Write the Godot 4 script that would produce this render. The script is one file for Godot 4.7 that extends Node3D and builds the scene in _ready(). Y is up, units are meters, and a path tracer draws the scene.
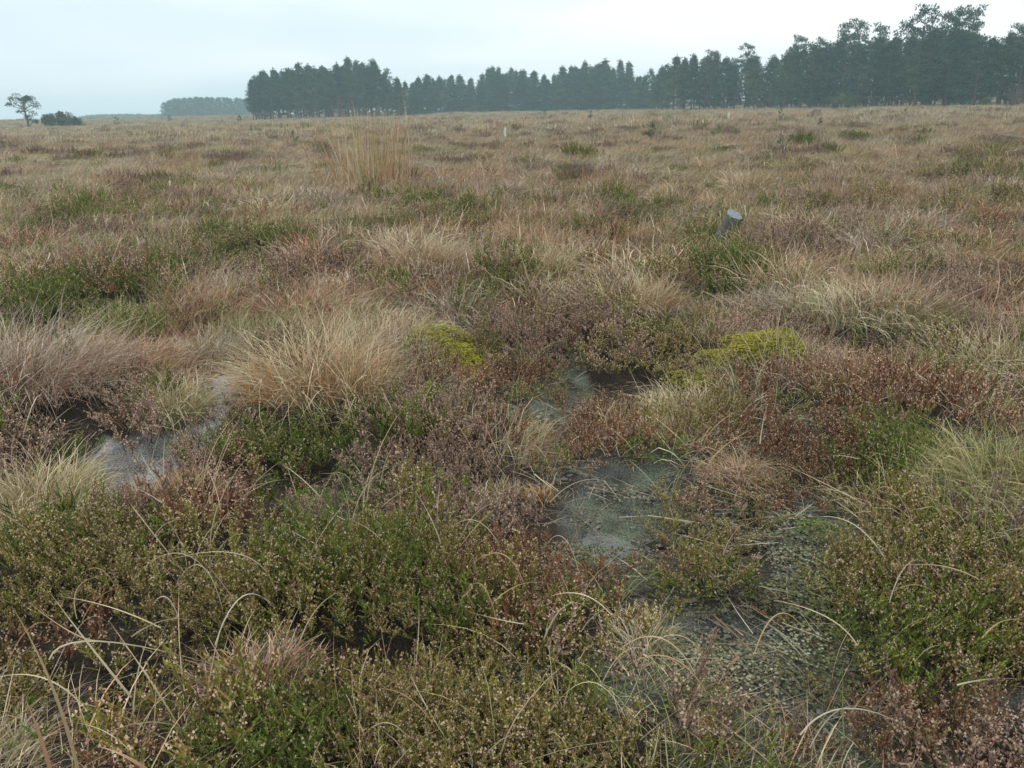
extends Node3D
# A wet peat bog with grass tussocks and heather, a pine wood behind, under an overcast sky.

const F := 787.0                      # focal length in pixels of the photograph
const EYE := Vector3(0.0, 1.55, 0.0)
var cam_basis: Basis
var rng := RandomNumberGenerator.new()
var n_low := FastNoiseLite.new()
var n_hum := FastNoiseLite.new()
var n_fine := FastNoiseLite.new()
var n_mix := FastNoiseLite.new()
var n_mix2 := FastNoiseLite.new()
var M := {}
var used := {}

# ---------------------------------------------------------------- mesh collector
class Shape:
	var v := PackedVector3Array()
	var n := PackedVector3Array()
	var c := PackedColorArray()
	var i := PackedInt32Array()
	func blade(p: Vector3, d: Vector3, length: float, w: float, droop: Vector3, segs: int, col: Color) -> void:
		var side := d.cross(Vector3(0.31, 0.17, 0.93))
		if side.length_squared() < 0.0001:
			side = Vector3.RIGHT
		side = side.normalized()
		blade_side(p, d, side, length, w, droop, segs, col)
	func blade_side(p: Vector3, d: Vector3, side: Vector3, length: float, w: float, droop: Vector3, segs: int, col: Color) -> void:
		var step := length / segs
		var b := v.size()
		for k in segs:
			var t := float(k) / segs
			var hw := side * (w * 0.5 * (1.0 - t * t * 0.75))
			var nn := side.cross(d).normalized()
			v.append(p - hw); v.append(p + hw)
			n.append(nn); n.append(nn)
			c.append(col); c.append(col)
			p += d * step
			d = (d + droop * step).normalized()
			if k < segs - 1:
				var q := b + k * 2
				i.append(q); i.append(q + 2); i.append(q + 1)
				i.append(q + 1); i.append(q + 2); i.append(q + 3)
		v.append(p); n.append(side.cross(d).normalized()); c.append(col)
		var e := b + segs * 2 - 2
		i.append(e); i.append(e + 2); i.append(e + 1)
	func tri(a: Vector3, b: Vector3, d: Vector3, col: Color) -> void:
		var k := v.size()
		var nn := (d - a).cross(b - a).normalized()
		v.append(a); v.append(b); v.append(d)
		n.append(nn); n.append(nn); n.append(nn)
		c.append(col); c.append(col); c.append(col)
		i.append(k); i.append(k + 1); i.append(k + 2)
	func tetra(p: Vector3, r: float, turn: float, col: Color) -> void:
		var a := p + Vector3(cos(turn), -0.4, sin(turn)) * r
		var b := p + Vector3(cos(turn + 2.1), -0.4, sin(turn + 2.1)) * r
		var d := p + Vector3(cos(turn + 4.2), -0.4, sin(turn + 4.2)) * r
		var t := p + Vector3(0, r * 1.1, 0)
		tri(a, t, b, col); tri(b, t, d, col); tri(d, t, a, col)
	func tube(pts: Array, radii: Array, sides: int, col: Color, cap := false) -> void:
		var b := v.size()
		var u := Vector3.ZERO
		for k in pts.size():
			var d: Vector3 = (pts[mini(k + 1, pts.size() - 1)] - pts[maxi(k - 1, 0)]).normalized()
			if k == 0:
				u = d.cross(Vector3(0.3, 0.1, 0.95)).normalized()
			u = (u - d * u.dot(d)).normalized()
			var w := d.cross(u)
			for s in sides:
				var a := TAU * s / sides
				var o := u * cos(a) + w * sin(a)
				v.append(pts[k] + o * radii[k]); n.append(o); c.append(col)
		for k in pts.size() - 1:
			for s in sides:
				var q := b + k * sides + s
				var r := b + k * sides + (s + 1) % sides
				i.append(q); i.append(q + sides); i.append(r)
				i.append(r); i.append(q + sides); i.append(r + sides)
		if cap:
			var z := v.size()
			var l := pts.size() - 1
			var d2: Vector3 = (pts[l] - pts[l - 1]).normalized()
			v.append(pts[l]); n.append(d2); c.append(col)
			for s in sides:
				v.append(v[b + l * sides + s]); n.append(d2); c.append(col)
			for s in sides:
				i.append(z); i.append(z + 1 + (s + 1) % sides); i.append(z + 1 + s)
	func commit(mat: Material) -> ArrayMesh:
		var a := []
		a.resize(Mesh.ARRAY_MAX)
		a[Mesh.ARRAY_VERTEX] = v
		a[Mesh.ARRAY_NORMAL] = n
		a[Mesh.ARRAY_COLOR] = c
		a[Mesh.ARRAY_INDEX] = i
		var m := ArrayMesh.new()
		m.add_surface_from_arrays(Mesh.PRIMITIVE_TRIANGLES, a)
		m.surface_set_material(0, mat)
		return m

# ---------------------------------------------------------------- naming helpers
func numbered(called: String) -> String:
	if not used.has(called):
		used[called] = 0
		return called
	used[called] += 1
	return "%s_%03d" % [called, used[called]]

func tag(o: Node, label: String, category := "", group := "", kind := "") -> Node:
	o.set_meta("label", label)
	if category: o.set_meta("category", category)
	if group: o.set_meta("group", group)
	if kind: o.set_meta("kind", kind)
	return o

func thing(called: String, label: String, category: String, at: Vector3, turn := 0.0, group := "") -> Node3D:
	var o := Node3D.new()
	o.name = numbered(called)
	add_child(o)
	o.position = at
	o.rotation.y = turn
	tag(o, label, category, group)
	return o

func part(called: String, mesh: Mesh, parent: Node) -> MeshInstance3D:
	var o := MeshInstance3D.new()
	o.name = called
	o.mesh = mesh
	parent.add_child(o, true)
	return o

func single(called: String, mesh: Mesh, label: String, category: String, at: Vector3, turn := 0.0, group := "") -> MeshInstance3D:
	var o := MeshInstance3D.new()
	o.name = numbered(called)
	o.mesh = mesh
	add_child(o)
	o.position = at
	o.rotation.y = turn
	tag(o, label, category, group)
	return o

func copy_of(o: Node3D, label: String, group: String) -> Node3D:
	var stem_name := String(o.name)
	var cut := stem_name.rfind("_")
	if cut > 0 and stem_name.substr(cut + 1).is_valid_int():
		stem_name = stem_name.substr(0, cut)
	var r: Node3D = o.duplicate()
	r.name = numbered(stem_name)
	add_child(r)
	r.set_meta("label", label)
	if group: r.set_meta("group", group)
	return r

# ---------------------------------------------------------------- where a pixel of the photograph meets the bog
func ray(px: float, py: float) -> Vector3:
	return (cam_basis * Vector3((px - 512.0) / F, -(py - 384.0) / F, -1.0)).normalized()

func on_ground(px: float, py: float, h := 0.0) -> Vector3:
	var d := ray(px, py)
	var t := (EYE.y - h) / maxf(0.004, -d.y)
	return EYE + d * t

func at_depth(px: float, py: float, z: float) -> Vector3:
	var d := ray(px, py)
	return EYE + d * (z / d.z)

# ---------------------------------------------------------------- the lie of the land
var hollows := []        # [centre, rx, rz, depth]
var mounds := []
const CELL := 0.1
const MAP_X := 34.0
const MAP_Z := 52.0
var map_w := int(MAP_X * 2 / CELL)
var map_h := int(MAP_Z / CELL)
var kinds_map := PackedByteArray()
var relief := PackedFloat32Array()

func paint_relief(p: Vector3, rx: float, rz: float, amount: float) -> void:
	var x0 := maxi(0, int((p.x - rx * 2.2 + MAP_X) / CELL)); var x1 := mini(map_w - 1, int((p.x + rx * 2.2 + MAP_X) / CELL))
	var z0 := maxi(0, int((-p.z - rz * 2.2 + 1.0) / CELL)); var z1 := mini(map_h - 1, int((-p.z + rz * 2.2 + 1.0) / CELL))
	for z in range(z0, z1 + 1):
		for x in range(x0, x1 + 1):
			var dx := (x * CELL - MAP_X - p.x) / rx
			var dz := (-(z * CELL - 1.0) - p.z) / rz
			relief[z * map_w + x] += amount * exp(-1.2 * (dx * dx + dz * dz))

func relief_at(x: float, z: float) -> float:
	var fx := (x + MAP_X) / CELL
	var fz := (-z + 1.0) / CELL
	if fx < 0.0 or fz < 0.0 or fx >= map_w - 1 or fz >= map_h - 1:
		return 0.0
	var ix := int(fx); var iz := int(fz)
	var tx := fx - ix; var tz := fz - iz
	var o := iz * map_w + ix
	return lerpf(lerpf(relief[o], relief[o + 1], tx), lerpf(relief[o + map_w], relief[o + map_w + 1], tx), tz)

func ht(x: float, z: float) -> float:
	var far_fade := smoothstep(6.0, 30.0, -z)
	var h := n_low.get_noise_2d(x, z) * (0.04 + 0.18 * far_fade)
	h += n_hum.get_noise_2d(x, z) * (0.13 + 0.15 * far_fade)
	h += n_mix2.get_noise_2d(x * 2.2, z * 2.2) * 0.075 * boggy_flat(x, z)
	h += n_fine.get_noise_2d(x, z) * 0.022
	var away := sqrt(x * x + z * z)
	h += 1.1 * (smoothstep(190.0, 250.0, away) - smoothstep(262.0, 340.0, away))
	return h + relief_at(x, z)

func boggy_flat(x: float, z: float) -> float:
	var k := kind_at(x, z)
	return 0.3 if k == WET or k == PALE_SHEEN else (0.5 if k == BOGGY else 1.0)

func put(p: Vector3) -> Vector3:
	return Vector3(p.x, ht(p.x, p.z), p.z)

# what grows where: later zones cover earlier ones
enum {MIX, GREEN, OLIVE, RED, MAUVE, YMOSS, GMOSS, LICHEN, WET, STRAW, PINK, GRASS, PALE, DARK, PALE_SHEEN, BOGGY}
const ZONE_H := [0.15, 0.15, 0.12, 0.12, 0.11, 0.06, 0.03, 0.02, -0.05, 0.15, 0.12, 0.15, 0.18, 0.05, -0.05, -0.02]

func zone(px: float, py: float, hw: float, hh: float, kind: int) -> void:
	var h: float = ZONE_H[kind]
	var p := on_ground(px, py, h)
	var rx := hw / F * (EYE - p).length()
	var rz := absf(on_ground(px, py - hh, h).z - on_ground(px, py + hh, h).z) * 0.5
	var x0 := maxi(0, int((p.x - rx * 1.4 + MAP_X) / CELL)); var x1 := mini(map_w - 1, int((p.x + rx * 1.4 + MAP_X) / CELL))
	var z0 := maxi(0, int((-p.z - rz * 1.4 + 1.0) / CELL)); var z1 := mini(map_h - 1, int((-p.z + rz * 1.4 + 1.0) / CELL))
	for z in range(z0, z1 + 1):
		for x in range(x0, x1 + 1):
			var wx := x * CELL - MAP_X
			var wz := -(z * CELL - 1.0)
			var dx := (wx - p.x) / rx
			var dz := (wz - p.z) / rz
			if dx * dx + dz * dz + 0.5 * n_mix2.get_noise_2d(wx * 3.0, wz * 3.0) < 1.0:
				kinds_map[z * map_w + x] = kind

func kind_at(x: float, z: float) -> int:
	var ix := int((x + MAP_X) / CELL)
	var iz := int((-z + 1.0) / CELL)
	if ix < 0 or iz < 0 or ix >= map_w or iz >= map_h:
		return MIX
	return kinds_map[iz * map_w + ix]

# ---------------------------------------------------------------- materials
func veg_material(rough := 0.75, back := 0.0) -> StandardMaterial3D:
	var m := StandardMaterial3D.new()
	m.vertex_color_use_as_albedo = true
	m.roughness = rough
	m.metallic_specular = 0.18
	m.cull_mode = BaseMaterial3D.CULL_DISABLED
	if back > 0.0:
		m.backlight_enabled = true
		m.backlight = Color(back, back, back)
	return m

func noise_image(size: int, freq: float, oct: int, seed_: int) -> Image:
	var f := FastNoiseLite.new()
	f.seed = seed_
	f.noise_type = FastNoiseLite.TYPE_SIMPLEX_SMOOTH
	f.frequency = freq
	f.fractal_octaves = oct
	return f.get_seamless_image(size, size)

func make_materials() -> void:
	M.blade = veg_material(0.6, 0.14)
	M.leaf = veg_material(0.7)
	M.moss = veg_material(0.85)
	M.needle = veg_material(0.75, 0.1)
	M.mud = veg_material(0.4)
	M.mud.metallic_specular = 0.5
	M.bark = veg_material(0.95)
	M.twig = veg_material(0.9)
	# peat: the colour is in the vertices, grain in the textures
	var g := StandardMaterial3D.new()
	g.vertex_color_use_as_albedo = true
	g.uv1_triplanar = true
	g.uv1_world_triplanar = true
	g.uv1_scale = Vector3(1.6, 1.6, 1.6)
	var a := noise_image(512, 0.12, 5, 5)
	var im := Image.create(512, 512, false, Image.FORMAT_RGB8)
	for y in 512:
		for x in 512:
			var t := a.get_pixel(x, y).r
			t = clampf(0.75 + (t - 0.5) * 1.1, 0.35, 1.0)
			im.set_pixel(x, y, Color(t, t, t))
	g.albedo_texture = ImageTexture.create_from_image(im)
	g.heightmap_enabled = true
	g.heightmap_texture = ImageTexture.create_from_image(noise_image(512, 0.09, 5, 9))
	g.heightmap_scale = 1.0
	g.roughness = 0.7
	g.metallic_specular = 0.3
	M.peat = g
	var w := StandardMaterial3D.new()
	w.transparency = BaseMaterial3D.TRANSPARENCY_ALPHA
	w.albedo_color = Color(0.22, 0.20, 0.15, 0.12)
	w.roughness = 0.03
	w.metallic_specular = 0.5
	w.heightmap_enabled = true
	w.uv1_triplanar = true
	w.uv1_world_triplanar = true
	w.uv1_scale = Vector3(3, 3, 3)
	w.heightmap_texture = ImageTexture.create_from_image(noise_image(256, 0.02, 2, 12))
	w.heightmap_scale = 0.04
	M.water = w

# ---------------------------------------------------------------- colours (linear, as real surfaces)
var PAL := {
	"straw": [Color(0.52, 0.44, 0.28), Color(0.45, 0.36, 0.21), Color(0.60, 0.52, 0.36), Color(0.38, 0.27, 0.15), Color(0.50, 0.41, 0.27)],
	"pink": [Color(0.46, 0.29, 0.19), Color(0.41, 0.21, 0.13), Color(0.52, 0.38, 0.26), Color(0.33, 0.17, 0.10), Color(0.50, 0.39, 0.28)],
	"russet": [Color(0.44, 0.22, 0.10), Color(0.48, 0.29, 0.15), Color(0.36, 0.16, 0.08), Color(0.52, 0.38, 0.22)],
	"pale": [Color(0.56, 0.48, 0.33), Color(0.50, 0.41, 0.27), Color(0.62, 0.55, 0.41), Color(0.44, 0.33, 0.2)],
	"grass": [Color(0.32, 0.32, 0.12), Color(0.22, 0.26, 0.08), Color(0.45, 0.38, 0.2), Color(0.38, 0.32, 0.15), Color(0.15, 0.2, 0.05)],
	"grey": [Color(0.42, 0.36, 0.28), Color(0.36, 0.29, 0.22), Color(0.5, 0.44, 0.36), Color(0.3, 0.21, 0.16)],
	"orange": [Color(0.42, 0.22, 0.10), Color(0.36, 0.17, 0.08), Color(0.5, 0.33, 0.17), Color(0.45, 0.36, 0.2)],
	"green": [Color(0.10, 0.15, 0.025), Color(0.15, 0.195, 0.03), Color(0.06, 0.09, 0.022), Color(0.22, 0.22, 0.04)],
	"olive": [Color(0.22, 0.215, 0.035), Color(0.15, 0.17, 0.03), Color(0.26, 0.20, 0.06), Color(0.18, 0.11, 0.045)],
	"red": [Color(0.22, 0.085, 0.05), Color(0.17, 0.065, 0.045), Color(0.28, 0.14, 0.075), Color(0.16, 0.11, 0.04)],
	"mauve": [Color(0.28, 0.18, 0.145), Color(0.22, 0.135, 0.11), Color(0.34, 0.24, 0.19), Color(0.20, 0.15, 0.07)],
	"floret": [Color(0.58, 0.42, 0.28), Color(0.50, 0.33, 0.23), Color(0.66, 0.54, 0.40), Color(0.44, 0.27, 0.2)],
	"ymoss": [Color(0.33, 0.30, 0.035), Color(0.25, 0.23, 0.035), Color(0.42, 0.36, 0.05), Color(0.18, 0.15, 0.035), Color(0.20, 0.22, 0.03)],
	"gmoss": [Color(0.10, 0.17, 0.025), Color(0.15, 0.24, 0.03), Color(0.05, 0.08, 0.022), Color(0.12, 0.13, 0.04)],
	"dmoss": [Color(0.085, 0.095, 0.035), Color(0.12, 0.13, 0.05), Color(0.06, 0.055, 0.025), Color(0.14, 0.135, 0.065)],
	"lichen": [Color(0.20, 0.215, 0.125), Color(0.28, 0.28, 0.185), Color(0.14, 0.155, 0.085), Color(0.20, 0.165, 0.10)],
	"litter": [Color(0.32, 0.27, 0.2), Color(0.42, 0.37, 0.29), Color(0.2, 0.13, 0.08), Color(0.28, 0.2, 0.13)],
	"mud": [Color(0.05, 0.04, 0.028), Color(0.085, 0.075, 0.055), Color(0.12, 0.115, 0.09), Color(0.07, 0.075, 0.04)],
	"stem": [Color(0.10, 0.065, 0.045), Color(0.14, 0.10, 0.08)],
}

func pick(name_: String) -> Color:
	var p: Array = PAL[name_]
	var a: Color = p[rng.randi() % p.size()]
	var b: Color = p[rng.randi() % p.size()]
	var k := rng.randf_range(0.82, 1.15)
	var m := a.lerp(b, rng.randf() * 0.5)
	return Color(m.r * k, m.g * k, m.b * k)

# ---------------------------------------------------------------- plants
func dir3(spread: float) -> Vector3:
	return Vector3(rng.randf_range(-1, 1), rng.randf_range(-1, 1), rng.randf_range(-1, 1)) * spread

# a tussock: long arching blades over a thatch of short brown ones
func tussock(seed_: int, r: float, h: float, count: int, pal: String, thatch: String, lean: Vector3, w := 0.0028, arch := 1.0) -> ArrayMesh:
	rng.seed = seed_
	var s := Shape.new()
	for k in count:
		var a := rng.randf() * TAU
		var q := sqrt(rng.randf())
		var out := Vector3(cos(a), 0, sin(a))
		var short := rng.randf() < 0.2 + 0.45 * q
		var p := out * (q * r * 0.7) + Vector3(0, 0.10 * h * (1.0 - q) - 0.02, 0)
		var d := (Vector3.UP * rng.randf_range(0.6, 1.3) + out * (0.12 + q * 0.72) + lean * rng.randf_range(0.3, 1.2) + dir3(0.42)).normalized()
		var length := h * rng.randf_range(0.4, 0.75) if short else h * rng.randf_range(0.65, 1.2)
		var droop := (Vector3.DOWN * rng.randf_range(0.5, 2.4) * arch + out * rng.randf_range(0.2, 1.0) + lean * 1.2 + dir3(1.7)) / h
		if rng.randf() < 0.3:
			droop += dir3(4.0) / h
		s.blade(p, d, length, w * rng.randf_range(0.6, 1.5), droop, 5, pick(thatch if short else pal))
	return s.commit(M.blade)

# an even patch of leaning grass
func grass_patch(seed_: int, r: float, h: float, count: int, pal: String, pal2: String, lean: Vector3, w: float, segs := 4) -> ArrayMesh:
	rng.seed = seed_
	var s := Shape.new()
	for k in count:
		var a := rng.randf() * TAU
		var q := sqrt(rng.randf())
		var out := Vector3(cos(a), 0, sin(a))
		var p := out * (q * r) + Vector3(0, -0.03, 0)
		var d := (Vector3.UP * rng.randf_range(0.4, 1.0) + out * 0.35 + lean * rng.randf_range(0.2, 1.3) + dir3(0.5)).normalized()
		var droop := (Vector3.DOWN * rng.randf_range(0.4, 2.2) + lean + dir3(1.0)) / h
		s.blade(p, d, h * rng.randf_range(0.5, 1.35), w * rng.randf_range(0.6, 1.4), droop, segs, pick(pal if rng.randf() < 0.65 else pal2))
	return s.commit(M.blade)

func heather_sprig(stem: Shape, leaf: Shape, head: Shape, p: Vector3, d: Vector3, h: float, pal: String, florets: float, fat: float) -> void:
	var bend := dir3(0.5)
	var q := p
	var pts := []
	for k in 5:
		pts.append(q)
		q += d * (h / 4.0)
		d = (d + bend * 0.12 + Vector3.UP * 0.06).normalized()
	stem.tube(pts, [0.0018, 0.0016, 0.0014, 0.001, 0.0004], 3, pick("stem"))
	var shoots := int(rng.randf_range(8, 13))
	var tone := pick(pal)
	for k in shoots:
		var t := 0.25 + 0.75 * (k + rng.randf()) / shoots
		var f := t * 4.0
		var b: Vector3 = pts[mini(int(f), 3)].lerp(pts[mini(int(f) + 1, 4)], f - int(f))
		var a := rng.randf() * TAU
		var sd := (Vector3(cos(a), 0, sin(a)) * 0.75 + Vector3.UP * rng.randf_range(0.5, 1.1)).normalized()
		if k == shoots - 1:
			sd = d
		var l := rng.randf_range(0.022, 0.05) * (1.15 - 0.4 * t)
		var col := tone.lerp(pick(pal), 0.5)
		leaf.blade(b, sd, l, 0.0046 * fat, dir3(3.0), 2, col)
		var side := sd.cross(Vector3(0.2, 0.9, 0.3)).normalized()
		var up2 := sd.cross(side)
		for m in 6:   # scale leaves
			var at := b + sd * (l * (m + 0.5) / 6.0)
			var o := (side * cos(m * 2.4) + up2 * sin(m * 2.4))
			var e := 0.0052 * fat
			leaf.tri(at + sd * e * 0.5, at - sd * e * 0.6 + o.cross(sd) * e * 0.4, at + o * e + sd * e * 1.2, col)
		if rng.randf() < florets:
			for m in 3:
				var at2 := b + sd * (l * rng.randf_range(0.45, 1.1)) + dir3(0.004)
				head.tetra(at2, rng.randf_range(0.0020, 0.0036), rng.randf() * 6.0, pick("floret"))

# one mesh for the cover, or three for a bush
func heather_bush_meshes(seed_: int, r: float, h: float, count: int, pal: String, florets: float, fat := 1.0) -> Array:
	rng.seed = seed_
	var st := Shape.new(); var lf := Shape.new(); var hd := Shape.new()
	for k in count:
		var a := rng.randf() * TAU
		var q := sqrt(rng.randf())
		var out := Vector3(cos(a), 0, sin(a))
		var p := out * (q * r * 0.75) + Vector3(0, -0.02, 0)
		var d := (Vector3.UP + out * q * 0.75 + dir3(0.25)).normalized()
		heather_sprig(st, lf, hd, p, d, h * (1.12 - 0.4 * q * q) * rng.randf_range(0.7, 1.15), pal, florets, fat)
	return [st, lf, hd]

func heather_clump(seed_: int, r: float, h: float, count: int, pal: String, florets: float, fat := 1.0) -> ArrayMesh:
	var b := heather_bush_meshes(seed_, r, h, count, pal, florets, fat)
	var s := Shape.new()
	for o: Shape in b:
		var k := s.v.size()
		s.v.append_array(o.v); s.n.append_array(o.n); s.c.append_array(o.c)
		for e in o.i:
			s.i.append(e + k)
	return s.commit(M.leaf)

func moss_clump(seed_: int, r: float, count: int, pal: String, star: float, dome := 0.03) -> ArrayMesh:
	rng.seed = seed_
	var s := Shape.new()
	for k in count:
		var a := rng.randf() * TAU
		var q := sqrt(rng.randf())
		var p := Vector3(cos(a) * q * r, dome * (1.0 - q * q) + rng.randf_range(-0.006, 0.006), sin(a) * q * r)
		var col := pick(pal)
		var st := star * rng.randf_range(0.6, 1.3)
		var turn := rng.randf() * TAU
		for m in 7:
			var o := Vector3(cos(turn + m * 0.9), rng.randf_range(0.0, 0.9), sin(turn + m * 0.9)).normalized()
			var w := o.cross(Vector3.UP).normalized() * st * 0.3
			s.tri(p - w, p + w, p + o * st, col)
	return s.commit(M.moss)

func wisp(seed_: int, pal: String) -> ArrayMesh:
	rng.seed = seed_
	var s := Shape.new()
	for k in 9:
		var a := rng.randf() * TAU
		var out := Vector3(cos(a), 0, sin(a))
		var p := out * rng.randf_range(0.0, 0.06)
		var d := (Vector3.UP + out * 0.5 + dir3(0.5)).normalized()
		s.blade(p, d, rng.randf_range(0.14, 0.38), rng.randf_range(0.002, 0.0042), (Vector3.DOWN * rng.randf_range(0.5, 5.0) + out * 2.0 + dir3(3.0)), 6, pick(pal))
	return s.commit(M.blade)

func mud_clump(seed_: int, r: float, count: int) -> ArrayMesh:
	rng.seed = seed_
	var s := Shape.new()
	for k in count:
		var p := Vector3(rng.randf_range(-r, r), 0.0, rng.randf_range(-r, r))
		var big := pow(rng.randf(), 3.0)
		var rad := 0.003 + 0.007 * big
		var col := pick("mud")
		# a low uneven clod: a ring of five round a top point
		var top := p + Vector3(0, rad * rng.randf_range(0.4, 0.9), 0)
		var ring := []
		for m in 6:
			var a := TAU * m / 6.0 + rng.randf_range(-0.3, 0.3)
			ring.append(p + Vector3(cos(a), -0.2, sin(a)) * rad * rng.randf_range(0.7, 1.5))
		for m in 6:
			s.tri(ring[m], top, ring[(m + 1) % 6], col)
	for k in 14:
		var a := rng.randf() * TAU
		s.blade(Vector3(rng.randf_range(-r, r), 0.003, rng.randf_range(-r, r)), Vector3(cos(a), 0.06, sin(a)).normalized(), rng.randf_range(0.02, 0.09), 0.0016, Vector3(0, -2, 0), 2, pick("litter"))
	return s.commit(M.mud)

func litter_clump(seed_: int, r: float, count: int) -> ArrayMesh:
	rng.seed = seed_
	var s := Shape.new()
	for k in count:
		var a := rng.randf() * TAU
		var p := Vector3(rng.randf_range(-r, r), rng.randf_range(0.0, 0.015), rng.randf_range(-r, r))
		var d := Vector3(cos(a), rng.randf_range(-0.05, 0.22), sin(a)).normalized()
		s.blade(p, d, rng.randf_range(0.03, 0.16), rng.randf_range(0.001, 0.003), Vector3(rng.randf_range(-3, 3), -1.5, rng.randf_range(-3, 3)), 3, pick("litter"))
	return s.commit(M.blade)

# ---------------------------------------------------------------- ground cover that nobody could count
var cover := {}      # key -> {meshes, lists}

func cover_kind(key: String, meshes: Array) -> void:
	var lists := []
	for m in meshes:
		lists.append([[], PackedColorArray()])
	cover[key] = {"meshes": meshes, "lists": lists}

func sow(key: String, x: float, z: float, scale_: float, flat: float, tint: Color, sink := 0.0) -> void:
	var cv: Dictionary = cover[key]
	var l: Array = cv.lists[rng.randi() % cv.lists.size()]
	var b := Basis(Vector3.UP, rng.randf_range(-0.7, 0.7) if key.begins_with("g_") else rng.randf() * TAU)
	var sx := scale_ * rng.randf_range(0.85, 1.2)
	b = b.scaled(Vector3(sx, sx * flat * rng.randf_range(0.75, 1.25), sx))
	l[0].append(Transform3D(b, Vector3(x, ht(x, z) - sink, z)))
	l[1].append(tint)

func commit_cover() -> void:
	var info := {
		"g_": ["grass_cover", "faded moor grass covering the bog between the tussocks", "grass"],
		"h_": ["heather_cover", "low heather growing thick between the grass tussocks", "heather"],
		"m_": ["moss_cover", "moss and pale lichen spread over the wet peat", "moss"],
		"l_": ["plant_litter", "dead grass and twigs strewn over the wet peat", "litter"],
	}
	var roots := {}
	for key in cover:
		var pre: String = key.substr(0, 2)
		for k in cover[key].meshes.size():
			var l: Array = cover[key].lists[k]
			if l[0].is_empty():
				continue
			if not roots.has(pre):
				var o := Node3D.new()
				o.name = info[pre][0]
				add_child(o)
				tag(o, info[pre][1], info[pre][2], "", "stuff")
				roots[pre] = o
			var mm := MultiMesh.new()
			mm.transform_format = MultiMesh.TRANSFORM_3D
			mm.use_colors = true
			mm.mesh = cover[key].meshes[k]
			mm.instance_count = l[0].size()
			for q in l[0].size():
				mm.set_instance_transform(q, l[0][q])
				mm.set_instance_color(q, l[1][q])
			var node := MultiMeshInstance3D.new()
			node.name = {"g_": "grass", "h_": "heather", "m_": "moss", "l_": "litter"}[pre]
			node.multimesh = mm
			node.set_meta("kind", "stuff")
			roots[pre].add_child(node, true)

func tint(amount: float) -> Color:
	var k := 1.0 + rng.randf_range(-amount, amount)
	return Color(k * (1.0 + rng.randf_range(-0.05, 0.05)), k, k * (1.0 + rng.randf_range(-0.06, 0.06)))

# ---------------------------------------------------------------- terrain sheet
func steps(fine: float, reach_fine: float, growth: float, reach: float) -> PackedFloat32Array:
	var a := PackedFloat32Array()
	var x := 0.0
	var s := fine
	while x < reach:
		a.append(x)
		if x > reach_fine:
			s *= growth
		x += s
	a.append(reach)
	return a

func build_ground() -> void:
	var half := steps(0.05, 4.5, 1.032, 620.0)
	var xs := PackedFloat32Array()
	for k in range(half.size() - 1, 0, -1):
		xs.append(-half[k])
	xs.append_array(half)
	var zs := PackedFloat32Array()
	for z in [30.0, 12.0, 6.0, 3.0, 1.5, 0.6]:
		zs.append(z)
	for z in steps(0.05, 6.5, 1.03, 620.0):
		zs.append(-z)
	var s := Shape.new()
	var w := xs.size()
	for z in zs:
		for x in xs:
			var h := ht(x, z)
			s.v.append(Vector3(x, h, z))
			var k := kind_at(x, z)
			var c := Color(0.04, 0.027, 0.017)
			var m := n_mix2.get_noise_2d(x * 2.5, z * 2.5)
			if -z > 60.0:
				c = Color(0.20, 0.15, 0.09)
			elif k == WET:
				c = Color(0.105, 0.11, 0.095).lerp(Color(0.12, 0.14, 0.09), clampf(m * 2.4, 0, 1)).lerp(Color(0.06, 0.055, 0.045), clampf(-m * 2.2, 0, 1))
			elif k == BOGGY:
				c = Color(0.085, 0.095, 0.065).lerp(Color(0.13, 0.155, 0.10), clampf(m * 2.4, 0, 1)).lerp(Color(0.045, 0.04, 0.03), clampf(-m * 3.0, 0, 1))
			elif k == PALE_SHEEN:
				c = Color(0.33, 0.33, 0.32).lerp(Color(0.45, 0.45, 0.44), clampf(m * 1.6, 0, 1)).lerp(Color(0.16, 0.14, 0.11), clampf(-m * 1.8, 0, 1))  # sky reflected in the wet hollows is put into this pale grey
			elif k == LICHEN:
				c = Color(0.14, 0.165, 0.115)
			elif k == YMOSS:
				c = Color(0.16, 0.14, 0.03)
			elif k == GMOSS:
				c = Color(0.05, 0.065, 0.025)
			var gr := clampf(1.0 + 1.1 * n_fine.get_noise_2d(x * 2.0, z * 2.0), 0.35, 1.5)
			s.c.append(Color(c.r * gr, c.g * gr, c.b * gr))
	for zi in zs.size():
		for xi in w:
			var a: Vector3 = s.v[zi * w + maxi(xi - 1, 0)]
			var b: Vector3 = s.v[zi * w + mini(xi + 1, w - 1)]
			var c2: Vector3 = s.v[maxi(zi - 1, 0) * w + xi]
			var d: Vector3 = s.v[mini(zi + 1, zs.size() - 1) * w + xi]
			s.n.append((c2 - d).cross(b - a).normalized())
	for zi in zs.size() - 1:
		for xi in w - 1:
			var q := zi * w + xi
			s.i.append(q); s.i.append(q + w); s.i.append(q + 1)
			s.i.append(q + 1); s.i.append(q + w); s.i.append(q + w + 1)
	var o := part("ground", s.commit(M.peat), self)
	tag(o, "peat bog surface with hummocks and wet hollows", "ground", "", "structure")

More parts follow.
